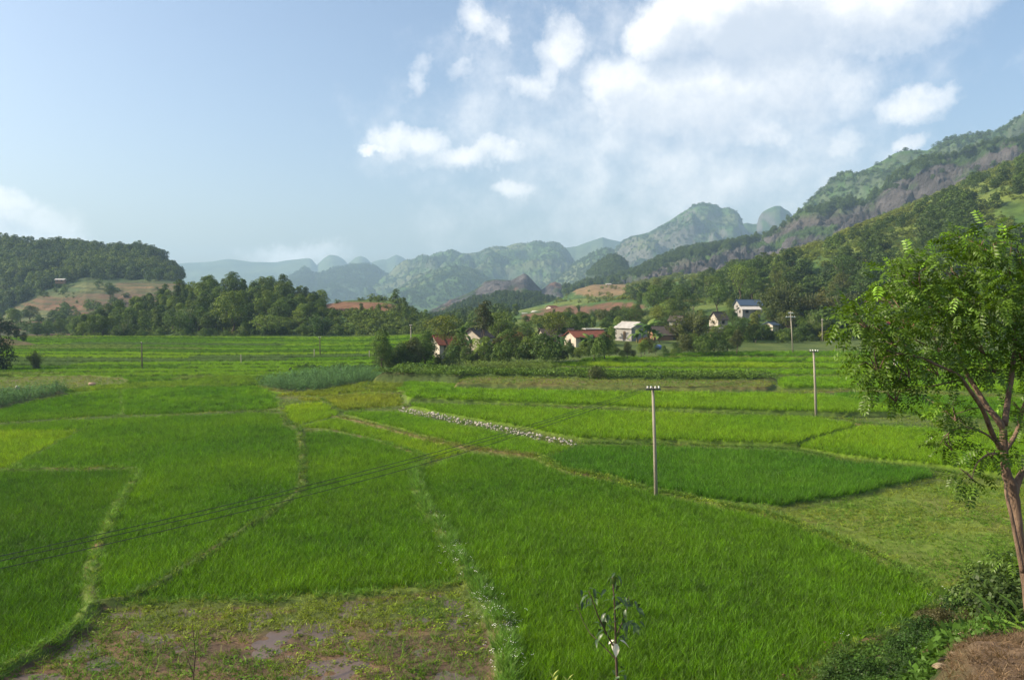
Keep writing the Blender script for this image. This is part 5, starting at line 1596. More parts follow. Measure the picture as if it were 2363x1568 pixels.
# ------------------------------------------------------------------ village trees, shrubs and bamboo
VEG = [  # kind, px, py base, distance, top py, width factor, tint, label, group
    ('round', 882, 866, 134, 757, .62, T_MID, 'leafy tree at the left end of the village hedge', None),
    ('top', 1118, 838, 164, 697, .75, (0.060, 0.072, 0.025), 'tall thin dark tree rising highest above the village', None),
    ('open', 1148, 820, 178, 722, .85, T_LIGHT, 'light branchy tree right of the tall thin tree', None),
    ('open', 1030, 826, 160, 728, 1.0, T_YEL, 'pale yellow green tree behind the leftmost red roof', None),
    ('round', 985, 838, 156, 762, .9, T_MID, 'bushy tree behind the single pole at the hedge', None),
    ('round', 938, 864, 138, 786, .9, T_LIGHT, 'light green bush in front of the pole', None),
    ('open', 1280, 812, 184, 722, 1.0, (0.150, 0.185, 0.028), 'yellow green spreading tree above the dark tiled roof', None),
    ('round', 1325, 778, 205, 726, 1.0, T_MID, 'dark green tree behind the red roofed house', None),
    ('shrub', 1185, 842, 160, 762, .7, T_RUST, 'rusty leaved shrub among the hedge trees', None),
    ('shrub', 1490, 806, 188, 778, 1.2, (0.20, 0.12, 0.035), 'orange shrub below the banana plants', None),
    ('round', 1412, 800, 192, 752, .6, T_LIGHT, 'light green tree left of the grey gable', None),
    ('bamboo', 1602, 812, 200, 688, .62, T_BAM, 'tall olive bamboo clump between the dark roof and the pink hut', None),
    ('bamboo', 1582, 812, 202, 716, .7, T_BAM, 'shorter olive bamboo clump left of the tall one', None),
    ('bamboo', 1690, 812, 206, 738, 1.0, (0.060, 0.080, 0.024), 'dark bamboo clump right of the pink hut', None),
    ('bamboo', 1728, 808, 206, 748, 1.1, (0.050, 0.070, 0.022), 'darkest bamboo thicket at the village edge', None),
    ('round', 1765, 802, 208, 750, 1.1, (0.045, 0.070, 0.022), 'dark round tree at the right end of the thicket', None),
    ('bamboo', 1812, 790, 226, 612, .42, (0.080, 0.105, 0.030), 'tallest bamboo clump, rising behind the twin armed pole', None),
    ('bamboo', 1790, 786, 240, 632, .5, (0.095, 0.120, 0.032), 'pale tall bamboo clump left of the tallest one', None),
    ('bamboo', 1872, 782, 232, 640, .75, (0.105, 0.105, 0.030), 'wide rusty olive bamboo clump right of the twin armed pole', None),
    ('bamboo', 1915, 772, 245, 650, .8, (0.060, 0.078, 0.022), 'dark bamboo clump above the yellow building', None),
    ('bamboo', 1960, 768, 262, 655, .8, (0.065, 0.090, 0.026), 'bamboo clump behind the yellow building', None),
    ('round', 1934, 690, 330, 588, .9, (0.048, 0.082, 0.022), 'dark round tree high on the slope above the bamboo', None),
    ('bamboo', 1990, 690, 330, 580, .8, (0.105, 0.115, 0.034), 'pale bamboo clump high on the slope', None),
    ('bamboo', 2030, 700, 310, 590, .8, (0.095, 0.105, 0.032), 'olive bamboo clump behind the near tree', None),
    ('open', 1706, 712, 300, 612, .75, T_LIGHT, 'thin light tree with a bare pale trunk above the blue roof', None),
    ('round', 1655, 726, 290, 650, .9, T_MID, 'green tree left of the thin light tree', None),
    ('round', 1760, 704, 310, 640, .9, T_MID, 'green tree right of the blue roof', None),
    ('shrub', 1378, 890, 112, 842, .9, (0.085, 0.105, 0.030), 'lone round bush on the weedy bank', None),
    ('shrub', 1752, 826, 184, 812, .8, (0.10, 0.10, 0.045), 'small bushy stump on the dike before the thicket', None),
    ('round', 1545, 754, 262, 690, 1.1, T_LIGHT, 'pale yellow green tree behind the broad dark roof', None),
    ('round', 1520, 758, 250, 704, 1.1, T_YEL, 'yellowish tree behind the grey gable', None),
    ('round', 1575, 742, 280, 668, 1.0, T_MID, 'bushy tree behind the olive bamboo', None),
]
for (kd, px, py, Y, top, wf, tint, lb, gp) in VEG:
    a = at(px, py, Y); h = (py - top) * Y / FPX
    if kd == 'bamboo': wf *= 1.9
    plant(kd, a, h, wf, tint, lb, gp)
random.seed(23)
SPOTS = ((900, 'at the far left end of the hedge'), (930, 'left of the hedge pole'), (965, 'around the foot of the hedge pole'), (1000, 'just left of the leftmost red roof'), (1040, 'below the leftmost red roof'),
         (1075, 'between the leftmost red roof and the white gable'), (1115, 'below the white gable'), (1150, 'at the foot of the tall thin tree'), (1200, 'beside the rusty shrub'), (1250, 'below the dark tiled roof'),
         (1300, 'left of the white wall of the red roofed house'), (1345, 'below the white wall of the red roofed house'), (1395, 'below the long red roof'), (1440, 'left of the grey gable'), (1490, 'below the grey gable'),
         (1545, 'below the broad dark roof'), (1600, 'at the foot of the olive bamboo'), (9999, 'at the right end of the hedge, below the pink hut'))


def hedge_label(kd, h, px):
    return ('tall ' if h > 4.4 else 'low ' if h < 3.2 else 'middling ') + ('leafy tree ' if kd == 'round' else 'shrub ') + next(t for q, t in SPOTS if px < q)


for i in range(78):   # the dark hedge along the front of the village
    px = 880 + i * 10.6 + random.uniform(-6, 6)
    base = np.interp(px, [905, 1000, 1200, 1400, 1560, 1700], [866, 858, 838, 828, 820, 814]) - random.uniform(0, 10)
    zf = float(np.interp(px, [975, 1080, 1200, 1400, 1700], [.2, 1.4, 2.4, 2.9, 3.0]))
    Y = (CAMZ - zf) * FPX / (base - HORIZ)
    h = random.uniform(3.2, 6.2) if px < 1280 else random.uniform(2.8, 4.8)
    if 985 < px < 1035 or 1080 < px < 1112 or 1290 < px < 1345 or 1400 < px < 1565: h *= .55
    kd = random.choice(['shrub', 'shrub', 'shrub', 'round'])
    plant(kd, at(px, base, Y), h * (.8 if kd == 'shrub' else 1.15), random.uniform(.8, 1.1), random.choice([T_DARK, T_DARK, T_MID, T_MID, (0.075, 0.09, 0.03), T_LIGHT] + ([T_RUST] if 1120 < px < 1250 else [])),
          hedge_label(kd, h, px), 'hedge shrubs along the village front')
for i in range(55):   # trees filling the village between and behind the houses
    px = random.uniform(1150, 2250); Y = random.uniform(255, 420)
    zz = float(np.interp(px, [1080, 1200, 1400, 1600, 1750, 2000, 2363], [1.2, 2.5, 3.6, 5, 7.3, 9.5, 14])) + (Y - 255) / 165 * float(np.interp(px, [1080, 1200, 1400, 1600, 1800, 2000, 2363], [0, 3, 7, 12, 20, 30, 45]))
    x = (px - PW / 2) / FPX * Y
    h = random.uniform(5, 9) * (.7 if 1200 < px < 1460 else 1.9 if px > 1480 else 1)
    if 1645 < px < 1800 and Y < 305: continue
    kd = random.choice(['round', 'round', 'tall', 'bamboo', 'bamboo', 'open'])
    plant(kd, (x, Y, zz - .3), h, random.uniform(.9, 1.2), random.choice([T_MID, T_DARK, T_LIGHT, T_BAM, T_DARK]),
          
          dict(round='round leafy tree', tall='narrow leafy tree', bamboo='bamboo clump', open='spreading tree')[kd] + (' high' if Y > 340 else ' low') + ' on the slope, ' +
          ('above the leftmost red roof' if px < 1250 else 'above the long red roof' if px < 1420 else 'above the grey gable' if px < 1520 else 'above the broad dark roof' if px < 1620 else 'above the pink hut' if px < 1720 else 'beside the blue sheet roof' if px < 1800 else 'behind the twin armed pole' if px < 1900 else 'above the yellow building' if px < 2050 else 'behind the crown of the near tree'), 'trees behind the village houses')
def hill_height(px, Y):
    i = int(np.clip(np.searchsorted(hillside['px'][:, 0], px), 1, hillside['px'].shape[0] - 1)); P_ = hillside['P'][i, :hillside['nf']]
    return float(np.interp(Y, P_[:, 1], P_[:, 2]))


random.seed(57)
n_g = 0
while n_g < 150:   # gardens between the houses; kept low where they would stand before a wall
    px = random.uniform(1120, 1900); Y = random.uniform(188, 300)
    kd = random.choice(['shrub', 'shrub', 'shrub', 'round', 'tall', 'bamboo', 'bamboo', 'open'])
    h = random.uniform(1.8, 3.6) if kd == 'shrub' else random.uniform(4.0, 8.0)
    if px > 1560 and kd == 'bamboo': h *= 1.7
    zt = hill_height(px, Y)
    ok = True
    for (hx, hw, hY, hz_) in HOUSES:
        if abs(px - hx) < hw + h * .32 / Y * FPX and Y < hY + 4:
            lim = CAMZ + (hz_ - CAMZ) * Y / hY - zt
            if abs(Y - hY) < 5 or h > lim: ok = False; break
    if not ok: continue
    n_g += 1
    plant(kd, (*at(px, 700, Y)[:2], zt - .15), h, random.uniform(.9, 1.3), random.choice([T_DARK, T_MID, T_MID, T_LIGHT, T_BAM]),
          {'shrub': 'garden shrub', 'round': 'round garden tree', 'tall': 'narrow garden tree', 'bamboo': 'garden bamboo', 'open': 'spreading garden tree'}[kd] + (' front row, ' if Y < 225 else ' back row, ') +
          min(((abs(px - q), t) for q, t in ((1108, 'by the white gable'), (1200, 'right of the white gable'), (1284, 'by the dark tiled roof'), (1352, 'by the long red roof'), (1410, 'right of the long red roof'), (1456, 'by the grey gable'), (1538, 'by the broad dark roof'), (1600, 'by the olive bamboo'), (1660, 'by the pink hut'), (1726, 'by the blue sheet roof'), (1779, 'by the tiny blue roofed hut'), (1830, 'by the twin armed pole'), (1890, 'by the slim pole'))))[1], 'garden plants between the houses')
for i in range(20):
    px = 1690 + i * 9.5 + random.uniform(-4, 4); Y = random.uniform(197, 205)
    plant('shrub', (*at(px, 700, Y)[:2], hill_height(px, Y) - .1), random.uniform(2.2, 4.4), random.uniform(.9, 1.2), random.choice([T_DARK, T_DARK, T_MID]),
          ('tall' if i % 3 else 'low') + ' dark shrub at the village edge, ' + ('below the blue sheet roof' if px < 1760 else 'below the tiny blue roofed hut' if px < 1815 else 'at the foot of the twin armed pole' if px < 1850 else 'left of the white balustrade'), 'dark shrubs along the right village edge')
for i in range(16):   # bamboo row below the brown fields
    px = 1375 + i * 8 + random.uniform(-3, 3); Y = 330 + random.uniform(-12, 12)
    plant('bamboo', at(px, 752 + random.uniform(-3, 3), Y), random.uniform(7, 9.5), 1.1, (0.060, 0.105, 0.032), ('left', 'middle', 'right')[min(2, i // 6)] + ' part of the bamboo row below the brown field, dark green clump', 'row of bamboo below the brown field')

# ------------------------------------------------------------------ utility poles and cables
def pole(pxt, pyt, pxb, pyb, z0, label, arms=(), r0=.15, r1=.10, mat=None, group='utility poles', armmat=None, box=False, arm_rot=0.0):
    Y = (CAMZ - z0) * FPX / (pyb - HORIZ)
    b = Vector(at(pxb, pyb, Y)); t = Vector(at(pxt, pyt, Y))
    o = empty('utility_pole', b, 0, label, 'pole', group)
    d = t - b
    m = MB(); m.tube([(0, 0, -.6), tuple(d * .5), tuple(d)], [r0, (r0 + r1) / 2, r1], 10); m.build('pole', mat or CONCRETE, o, True)
    ends = []
    for (off, wd, ni) in arms:
        c = d + Vector((0, 0, -off)); ca, sa = math.cos(arm_rot), math.sin(arm_rot)
        a = MB(); a.box((c.x, c.y - r1 - .05, c.z), (wd, .09, .10), arm_rot); ao = a.build('crossarm', armmat or STEEL, o)
        for k in range(ni):
            f = (k + .5) / ni - .5 if ni > 1 else 0
            f = f * .92 + (.03 if f > 0 else -.03)
            p = (c.x + ca * f * wd, c.y - r1 - .05 + sa * f * wd, c.z)
            q = MB(); q.tube([(p[0], p[1], p[2] + .04), (p[0], p[1], p[2] + .10), (p[0], p[1], p[2] + .13), (p[0], p[1], p[2] + .20)], [.03, .07, .05, .06], 8)
            q.build('insulator', PORCELAIN, ao, True)
            ends.append(b + Vector((p[0], p[1], p[2] + .19)))
    if box:
        q = MB(); q.box((d.x * .5 + .22, -.12, d.z * .5 + .3), (.34, .25, .5)); q.build('meter_box', PORCELAIN, o)
    return o, b, t, ends


p1 = pole(1506.5, 893, 1515, 1153, 0.02, 'nearest concrete utility pole standing beside the dark rice', ((.12, .95, 4),), .125, .085)
p2 = pole(1877.5, 808, 1884, 963, 0.75, 'second concrete utility pole at the right, left of the near tree', ((.12, 1.0, 4),), .135, .095)
p3 = pole(1824, 718, 1830, 810, 2.9, 'tall pole with two pale crossarms before the bamboo', ((.35, 1.1, 2), (1.15, 2.1, 4)), .14, .10, None, 'utility poles', BLUESTEEL)
p4 = pole(1897, 734, 1898, 788, 3.0, 'slim pole beside the white balustrade', ((.5, .7, 2),), .12, .09)
p5 = pole(2063, 826, 2065, 858, 1.9, 'pole with a white meter box seen under the near tree', (), .15, .11, box=True)
pole(948, 748, 949, 826, .3, 'slim concrete pole standing in the village hedge at the left', ((.3, .8, 2), (.9, .5, 1)), .14, .09)
pole(327, 789, 328, 857, 0, 'dark weathered pole by the maize far left', ((.15, .5, 1),), .13, .09, DARKWOOD)
pole(738, 777, 739, 829, .2, 'dark thin pole in the middle of the far paddies', ((.15, .7, 2),), .12, .08, DARKWOOD)
pole(725, 805, 725.5, 833, .1, 'short pale pole just left of the dark thin pole', (), .11, .08)
pole(556, 817, 556.5, 846, .1, 'short pale pole left of centre in the far paddies', (), .10, .07)
pole(852, 808, 852.5, 833, .2, 'short faint pole left of the village hedge', (), .10, .07)
pole(-760, 900, -760, 1900, -.5, 'concrete pole outside the picture at the lower left', (), .15, .1)


def cable(A, B, sag, label, r=.011, fn=None, n=40):
    pts = []
    for i in range(n + 1):
        t = i / n; p = Vector(A).lerp(Vector(B), t); p.z -= 4 * sag * t * (1 - t); pts.append(p)
    m = MB(); m.tube(pts, r, 5); o = m.build('power_line', CABLE, None, True)
    tag(o, label, 'cable', 'power lines')


e1 = p1[3]
for k, (i, dz, dx, lb) in enumerate(((0, 0.0, 0.0, 'upper cable sweeping from the nearest pole down to the left edge'), (1, -.10, .12, 'middle cable sweeping from the nearest pole down to the left edge'), (2, -.27, .30, 'lowest cable sweeping from the nearest pole down to the left edge'))):
    A = e1[i]; pts = []
    m = MB()
    for j in range(61):
        t = j / 60 * 1.05
        z = A.z - 6.22 * t + 4.02 * t * t + dz * min(1, t * 3)
        pts.append((A.x - 35.1 * t, A.y - 38.0 * t, z))
    m.tube(pts, .012, 5)
    tag(m.build('power_line', CABLE, None, True), lb, 'cable', 'power lines')
for k, lb in ((0, 'left cable strung between the two nearest poles'), (3, 'right cable strung between the two nearest poles')):
    cable(p1[3][k], p2[3][k], 1.25, lb)
cable(p2[3][3], p5[2], 1.0, 'slack cable from the second pole towards the pole with the meter box')

# ------------------------------------------------------------------ dry stone wall
def stone_mesh(seed, mat):
    import bmesh
    bm = bmesh.new(); bmesh.ops.create_icosphere(bm, subdivisions=1, radius=.5)
    g = np.random.default_rng(seed)
    for v in bm.verts:
        v.co *= float(g.uniform(.75, 1.15)); v.co.z *= .8
    me = bpy.data.meshes.new('stone'); bm.to_mesh(me); bm.free(); me.materials.append(mat)
    return me


STONES = [stone_mesh(i, LIME) for i in range(6)]
wl = to_ground([(925, 954), (1000, 966), (1100, 983), (1200, 1003), (1270, 1019), (1325, 1031)])
zz = float(base_level(*wl.mean(0))) + .1
c0 = wl.mean(0)
wo = empty('stone_wall', (c0[0], c0[1], zz), 0, 'low dry wall of white limestone lumps between two paddies', 'wall')
random.seed(41)
seg = np.hypot(*np.diff(wl, axis=0).T); tot = seg.sum(); cum = np.concatenate([[0], np.cumsum(seg)])
for i in range(300):
    s = random.random() * tot; k = min(int(np.searchsorted(cum, s) - 1), len(seg) - 1); k = max(k, 0)
    u = (s - cum[k]) / seg[k]; p = wl[k] * (1 - u) + wl[k + 1] * u
    hgt = .32 + .25 * float(fbm(np.array([s * .25]), np.array([3.1]), 2, 5)[0])
    z = random.uniform(-.1, hgt)
    o = link('stone', random.choice(STONES), wo)
    q = random.uniform(.11, .27)
    o.location = (p[0] - c0[0] + random.gauss(0, .12), p[1] - c0[1] + random.gauss(0, .12) + z * .3, z - .05)
    o.scale = (q * random.uniform(.9, 1.5), q, q * random.uniform(.7, 1.1)); o.rotation_euler = (random.uniform(0, 3), random.uniform(-.4, .4), random.uniform(0, 6.28))

# ------------------------------------------------------------------ small things in the fields
def lump(name, px, py, z, sx, sy, sz, mat, label, cat, rz=0.0):
    x, y = gnd(px, py, z)
    import bmesh
    bm = bmesh.new(); bmesh.ops.create_icosphere(bm, subdivisions=3, radius=.5)
    for v in bm.verts:
        n = vnoise(np.array([v.co.x * 3 + px]), np.array([v.co.y * 3 + v.co.z * 2]), 4)[0]
        v.co *= .8 + .4 * n
        v.co.x *= sx; v.co.y *= sy; v.co.z *= sz
    me = bpy.data.meshes.new(name); bm.to_mesh(me); bm.free(); me.materials.append(mat)
    for f in me.polygons: f.use_smooth = True
    o = link(name, me, None, (x, y, z + sz * .36)); o.rotation_euler = (0, 0, rz)
    return tag(o, label, cat)


lump('boulder', 40, 902, 0, .8, .7, .95, LIME, 'pale upright boulder on the grazed pasture', 'rock')
lump('boulder', 5, 904, 0, 1.0, .7, .5, DIRT_STONE, 'low brown boulder at the left edge of the pasture', 'rock')
lump('boulder', 213, 888, 0, 1.1, .7, .5, plain('pink_stone', (0.5, 0.33, 0.25), (0.42, 0.27, 0.2), 3), 'flat pinkish boulder at the right end of the pasture', 'rock')
lump('plastic_sack', 1917, 793, 2.9, .5, .4, .75, PORCELAIN, 'small white bundle on the bank below the balustrade', 'sack')
lump('boulder', 2005, 800, 2.7, 3.2, 1.0, .6, LIME, 'pile of pale rubble on the bank left of the near tree', 'rock')
lump('tarpaulin', 1519, 805, 2.9, 1.6, 1.0, 1.1, plain('blue_tarp', (0.10, 0.16, 0.42), (0.08, 0.12, 0.32), 2), 'crumpled blue tarpaulin in front of the broad dark roof', 'tarpaulin')
lump('plastic_sheet', 1385, 797, 3.0, 1.1, .6, .5, PORCELAIN, 'white plastic sheet among the shrubs right of the red roof', 'sheet')
# ragged white netting along the dark hedge at the maize
nt = MB(); q0 = gnd(752, 858, .1); q1 = gnd(795, 857, .1)
for i in range(8):
    a, b_ = i / 8, (i + 1) / 8
    pa = (q0[0] + (q1[0] - q0[0]) * a, q0[1] + .3 * math.sin(i * 2)); pb = (q0[0] + (q1[0] - q0[0]) * b_, q0[1] + .3 * math.sin(i * 2 + 2))
    ha, hb = .3 + .5 * ((i * 7) % 5) / 5, .3 + .5 * (((i + 1) * 7) % 5) / 5
    nt.quad((pa[0], pa[1], .1), (pb[0], pb[1], .1), (pb[0], pb[1], .1 + hb), (pa[0], pa[1], .1 + ha))
o = nt.build('netting', PORCELAIN); tag(o, 'ragged white netting strung along the low hedge behind the maize', 'netting')
sm = o.modifiers.new('thick', 'SOLIDIFY'); sm.thickness = .03
for i in range(13):
    px = 690 + i * 16
    plant('shrub', (*gnd(px, 856 - (i % 2) * 1.5, .1), .05), random.uniform(.9, 1.6), 1.1, T_DARK if i % 3 else T_MID, 'one of the low dark bushes in the hedge behind the maize', 'low hedge behind the maize')
lump('bush_mound', 505, 812, 0, 9, 3, 1.6, TERRAIN, 'low dark grassy hump in the far paddies', 'mound')


def person(px, py, label):
    """a farmer bending over the paddy, grown from one skeleton"""
    x, y = gnd(px, py, .1)
    J = [(0, 0, .52), (0, -.10, .75), (.02, -.28, .88), (.03, -.42, .90), (.03, -.55, .90),          # pelvis, spine, chest, neck, head
         (.10, .02, .50), (.12, -.06, .27), (.12, .05, .05), (.12, -.09, .03), (-.10, .02, .50), (-.12, -.06, .27), (-.12, .05, .05), (-.12, -.09, .03),
         (.19, -.32, .82), (.20, -.40, .58), (.15, -.50, .36), (-.16, -.32, .82), (-.17, -.40, .58), (-.12, -.50, .36)]
    E = [(0, 1), (1, 2), (2, 3), (3, 4), (0, 5), (5, 6), (6, 7), (7, 8), (0, 9), (9, 10), (10, 11), (11, 12), (2, 13), (13, 14), (14, 15), (2, 16), (16, 17), (17, 18)]
    rr = [.14, .13, .15, .06, .11, .09, .065, .05, .045, .09, .065, .05, .045, .06, .045, .04, .06, .045, .04]
    me = bpy.data.meshes.new('person'); me.from_pydata(J, E, [])
    me.skin_vertices.new() if hasattr(me.skin_vertices, 'new') and not me.skin_vertices else None
    o = link('person', me, None, (x, y, .12)); o.rotation_euler = (0, 0, .9)
    md = o.modifiers.new('skin', 'SKIN')
    if not me.skin_vertices:
        return o
    for i, s in enumerate(me.skin_vertices[0].data): s.radius = (rr[i], rr[i]); s.use_root = i == 0
    o.modifiers.new('smooth', 'SUBSURF').levels = 1
    me.materials.append(plain('dark_clothes', (0.035, 0.035, 0.045), (0.05, 0.045, 0.05), 5))
    return tag(o, label, 'person')


person(668, 860, 'person in dark clothes bending over the paddy at the left end of the maize')

# ------------------------------------------------------------------ the bank under the camera
def bank_profile(px):
    edge = np.interp(px, [-700, 1700, 1850, 1900, 2080, 2190, 2300, 2500, 2900], [1620, 1620, 1595, 1537, 1454, 1397, 1332, 1290, 1250])
    Y0 = 12.4 * FPX / (edge - HORIZ)
    lo = [(None, -.2), (-3, .35), (19.5, 1.9), (15.5, 3.5), (12, 5.3), (9.5, 6.7), (6, 8.6), (2.5, 10.3), (1.0, 10.8)]
    hi = [(None, -.2), (-4, .8), (24, 2.5), (17, 4.7), (12, 7.0), (9.5, 8.45), (6, 9.5), (2.5, 10.6), (1.0, 10.8)]
    k = float(sstep(1980, 2290, px)); r = []
    for i, (a, b) in enumerate(zip(lo, hi)):
        if i == 0: r.append((Y0, -.2))
        elif i == 1: r.append((Y0 + a[0] * (1 - k) + b[0] * k, a[1] * (1 - k) + b[1] * k))
        else: r.append((min(a[0] * (1 - k) + b[0] * k, Y0 - 4.5 - i * .1), a[1] * (1 - k) + b[1] * k))
    return r


BPX = np.linspace(-700, 2900, 150); nvb = 70
BP = np.zeros((150, nvb, 3))
for i, q in enumerate(BPX):
    pr = bank_profile(q); t = np.linspace(0, len(pr) - 1, nvb)
    Yb = np.interp(t, range(len(pr)), [a[0] for a in pr]); zb = np.interp(t, range(len(pr)), [a[1] for a in pr])
    BP[i] = np.stack([(q - PW / 2) / FPX * Yb, Yb, zb], 1)
bn = fbm(BP[..., 0] * .9, BP[..., 1] * .9, 4, 401)
BP[..., 2] += (bn - .5) * .35 * np.linspace(0, 1, nvb)[None, :] ** .3
dirt = sstep(2212, 2290, BPX)[:, None] * sstep(11.3, 10.2, BP[..., 1])
bc = mixc(mixc((0.035, 0.05, 0.014), (0.075, 0.062, 0.03), sstep(.45, .6, bn)), (0.155, 0.105, 0.068), dirt)
me = np_mesh('bank', BP.reshape(-1, 3), grid_faces(150, nvb)[:, ::-1], SOIL, True, bc.reshape(-1, 3))
tag(link('bank', me), 'weedy roadside bank falling to the paddies, bare earth at the right corner', 'bank', None, 'structure')


def bank_z(px, Y):
    pr = bank_profile(px)[::-1]
    return float(np.interp(Y, [a[0] for a in pr], [a[1] for a in pr]))


def on_bank(px, Y):
    i = int(np.clip(round((px + 700) / 3600 * 149), 0, 149))
    return ((px - PW / 2) / FPX * Y, Y, float(np.interp(Y, BP[i, ::-1, 1], BP[i, ::-1, 2])))


def cover_bank():
    g = np.random.default_rng(411); P = []; T = []; S = []; Q = []
    for i in range(5200):
        px = g.uniform(1600, 2600) if i % 5 else g.uniform(600, 1700); pr = bank_profile(px); Y = g.uniform(9.3, pr[0][0] + .6)
        p = on_bank(px, Y); d = float(sstep(2195, 2270, px) * sstep(11.0, 10.3, Y))
        if g.random() < d * .92: continue
        if Y > pr[0][0]: p = (p[0], p[1], .02)
        n = float(fbm(np.array([p[0] * .5]), np.array([p[1] * .5]), 3, 412)[0])
        P.append(p); T.append(np.array((0.060, 0.125, 0.018)) * (.5 + n) if n > .42 else np.array((0.12, 0.085, 0.04)) * (.5 + n)); S.append(g.uniform(.35, 1.0)); Q.append(n)
    n = len(P); S = np.array(S)
    scatter('bank_weeds', 'weed', P, np.stack([g.normal(0, .25, n), g.normal(0, .25, n), g.uniform(0, 6, n)], 1), np.stack([S, S, S], 1), np.array(T), 'leafy weeds covering the roadside bank', 'weeds')
    k = g.random(n) < .6
    scatter('bank_grass', 'grass', np.array(P)[k] + np.array((.1, .05, 0)), np.stack([g.normal(0, .3, n), g.normal(0, .3, n), g.uniform(0, 6, n)], 1)[k], np.stack([S, S, S * 1.3], 1)[k], np.array(T)[k] * 1.2, 'grass on the roadside bank', 'grass')
    P = []
    for i in range(1300):
        px = g.uniform(2205, 2500); Y = g.uniform(6.0, 10.2); P.append(on_bank(px, Y))
    n = len(P); S = g.uniform(.12, .34, n)
    scatter('dry_straw', 'grass', P, np.stack([g.normal(0, .5, n), g.normal(0, .5, n), g.uniform(0, 6, n)], 1), np.stack([S * 1.2, S * 1.2, S * .5], 1), np.array((0.17, 0.115, 0.068)) * g.uniform(.6, 1.3, (n, 1)), 'dry brown straw lying on the bare earth corner', 'straw')


cover_bank()
random.seed(77)
for (px, Y, h, w, t, lb) in ((2335, 23, 2.0, 1.0, T_MID, 'leafy dark bush left of the trunk of the near tree'), (2300, 27, 1.5, 1.1, T_MID, 'bush with small white flowers on the far edge of the ditch'),
                             (2380, 21, 2.2, 1.0, T_DARK, 'bush behind the trunk of the near tree'), (2420, 26, 2.6, 1.0, T_DARK, 'bush at the right edge beyond the near tree')):
    plant('shrub', on_bank(px, Y), h, w, t, lb)
for i in range(22):
    px = 1880 + i * 19 + random.uniform(-8, 8); pr = bank_profile(px); Y = random.uniform(17.5, pr[0][0] - 2.0)
    plant('shrub', on_bank(px, Y), random.uniform(.55, 1.15), random.uniform(1.0, 1.4), random.choice([(0.045, 0.10, 0.018), (0.06, 0.12, 0.02), (0.08, 0.075, 0.03), (0.035, 0.08, 0.016)]),
          ('brown' if i % 7 == 3 else 'green') + ' low shrub on the ditch bank, ' + ('at the bottom edge' if px < 2010 else 'where the rice paddy ends' if px < 2130 else 'beside the bare earth corner' if px < 2240 else 'by the broad leaved plants'), 'shrubs on the ditch bank')
random.seed(78)
for i, (px, py, Y, s) in enumerate(((2205, 1512, 9.4, .16), (2228, 1502, 9.5, .10), (2243, 1498, 9.6, .12), (2192, 1548, 8.9, .15), (2262, 1492, 9.6, .09), (2290, 1482, 9.6, .10), (2222, 1532, 9.1, .08), (2330, 1476, 9.6, .10), (2210, 1562, 8.7, .13), (2250, 1530, 9.1, .07))):
    x, y, z = on_bank(px, Y)
    o = link('rock', stone_mesh(60 + i, DIRT_STONE), None, (x, y, z + s * .2)); o.scale = (s * 1.4, s, s * .8); o.rotation_euler = (0, 0, i)
    tag(o, 'one of the ochre stones along the edge of the bare earth corner', 'rock', 'stones on the bare earth')

# broad leaved plants at the edge of the bare earth
def broad_leaf(name, mat, wid=.19, n=5, curl=.35):
    V = []; F = []; C = []
    for k in range(n + 1):
        t = k / n; w = wid * math.sin(math.pi * (.06 + .94 * t) ** .75) + .004; z = -curl * t * t
        V += [(t, -w, z + w * .35), (t, 0, z), (t, w, z + w * .35)]; C += [(1, 1, 1), (1.15, 1.12, 1.0), (1, 1, 1)]
    for k in range(n):
        q = 3 * k; F += [(q, q + 1, q + 4, q + 3), (q + 1, q + 2, q + 5, q + 4)]
    return np_mesh(name, V, np.array(F), mat, True, np.array(C))


CANNA = broad_leaf('canna_leaf', LEAF_OBJ, .17)
for i, (px, py, Y, tops, lb) in enumerate((
        (2298, 1484, 10.2, ((2286, 1415), (2290, 1440)), 'broad leaved plant at the edge of the bare earth, its tallest leaf pointing up left'),
        (2318, 1482, 10.1, ((2322, 1428), (2312, 1445)), 'broad leaved plant between the tallest one and the trunk'),
        (2262, 1500, 10.4, ((2255, 1478),), 'small broad leaved plant lowest on the ditch side'),
        (2346, 1470, 10.0, ((2352, 1420), (2350, 1440)), 'broad leaved plant touching the trunk of the near tree'))):
    b0 = Vector(on_bank(px, Y)); o = empty('broad_leaved_plant', b0, 0, lb, 'plant')
    for (tx, ty) in tops:
        tp = Vector(at(tx, ty, Y)) - b0
        m = MB(); m.tube([(0, 0, -.1), tuple(tp * .5 + Vector((.03, 0, 0))), tuple(tp)], [.014, .011, .006], 5); m.build('stem', plain('green_stem', (0.10, 0.15, 0.03)) if 'green_stem' not in MATS else MATS['green_stem'], o, True)
        for k in range(3):
            l = link('leaf', CANNA, o); l.location = tp * (1 - .28 * k); s = random.uniform(.24, .36); l.scale = (s, s, s)
            l.rotation_euler = (0, (-1.1, -.45, -.15)[k], 2.6 + k * 2.6 + random.uniform(-.4, .4)); l.color = (0.15, 0.27, 0.045, 1)

# ------------------------------------------------------------------ the near tree at the right
TD = 10.0


def tp(px, py, dy=0.0): return Vector(at(px, py, TD + dy))


root = tp(2392, 1500)
tree = empty('roadside_tree', root, 0, 'near tree with feathery glossy leaves filling the right edge', 'tree')


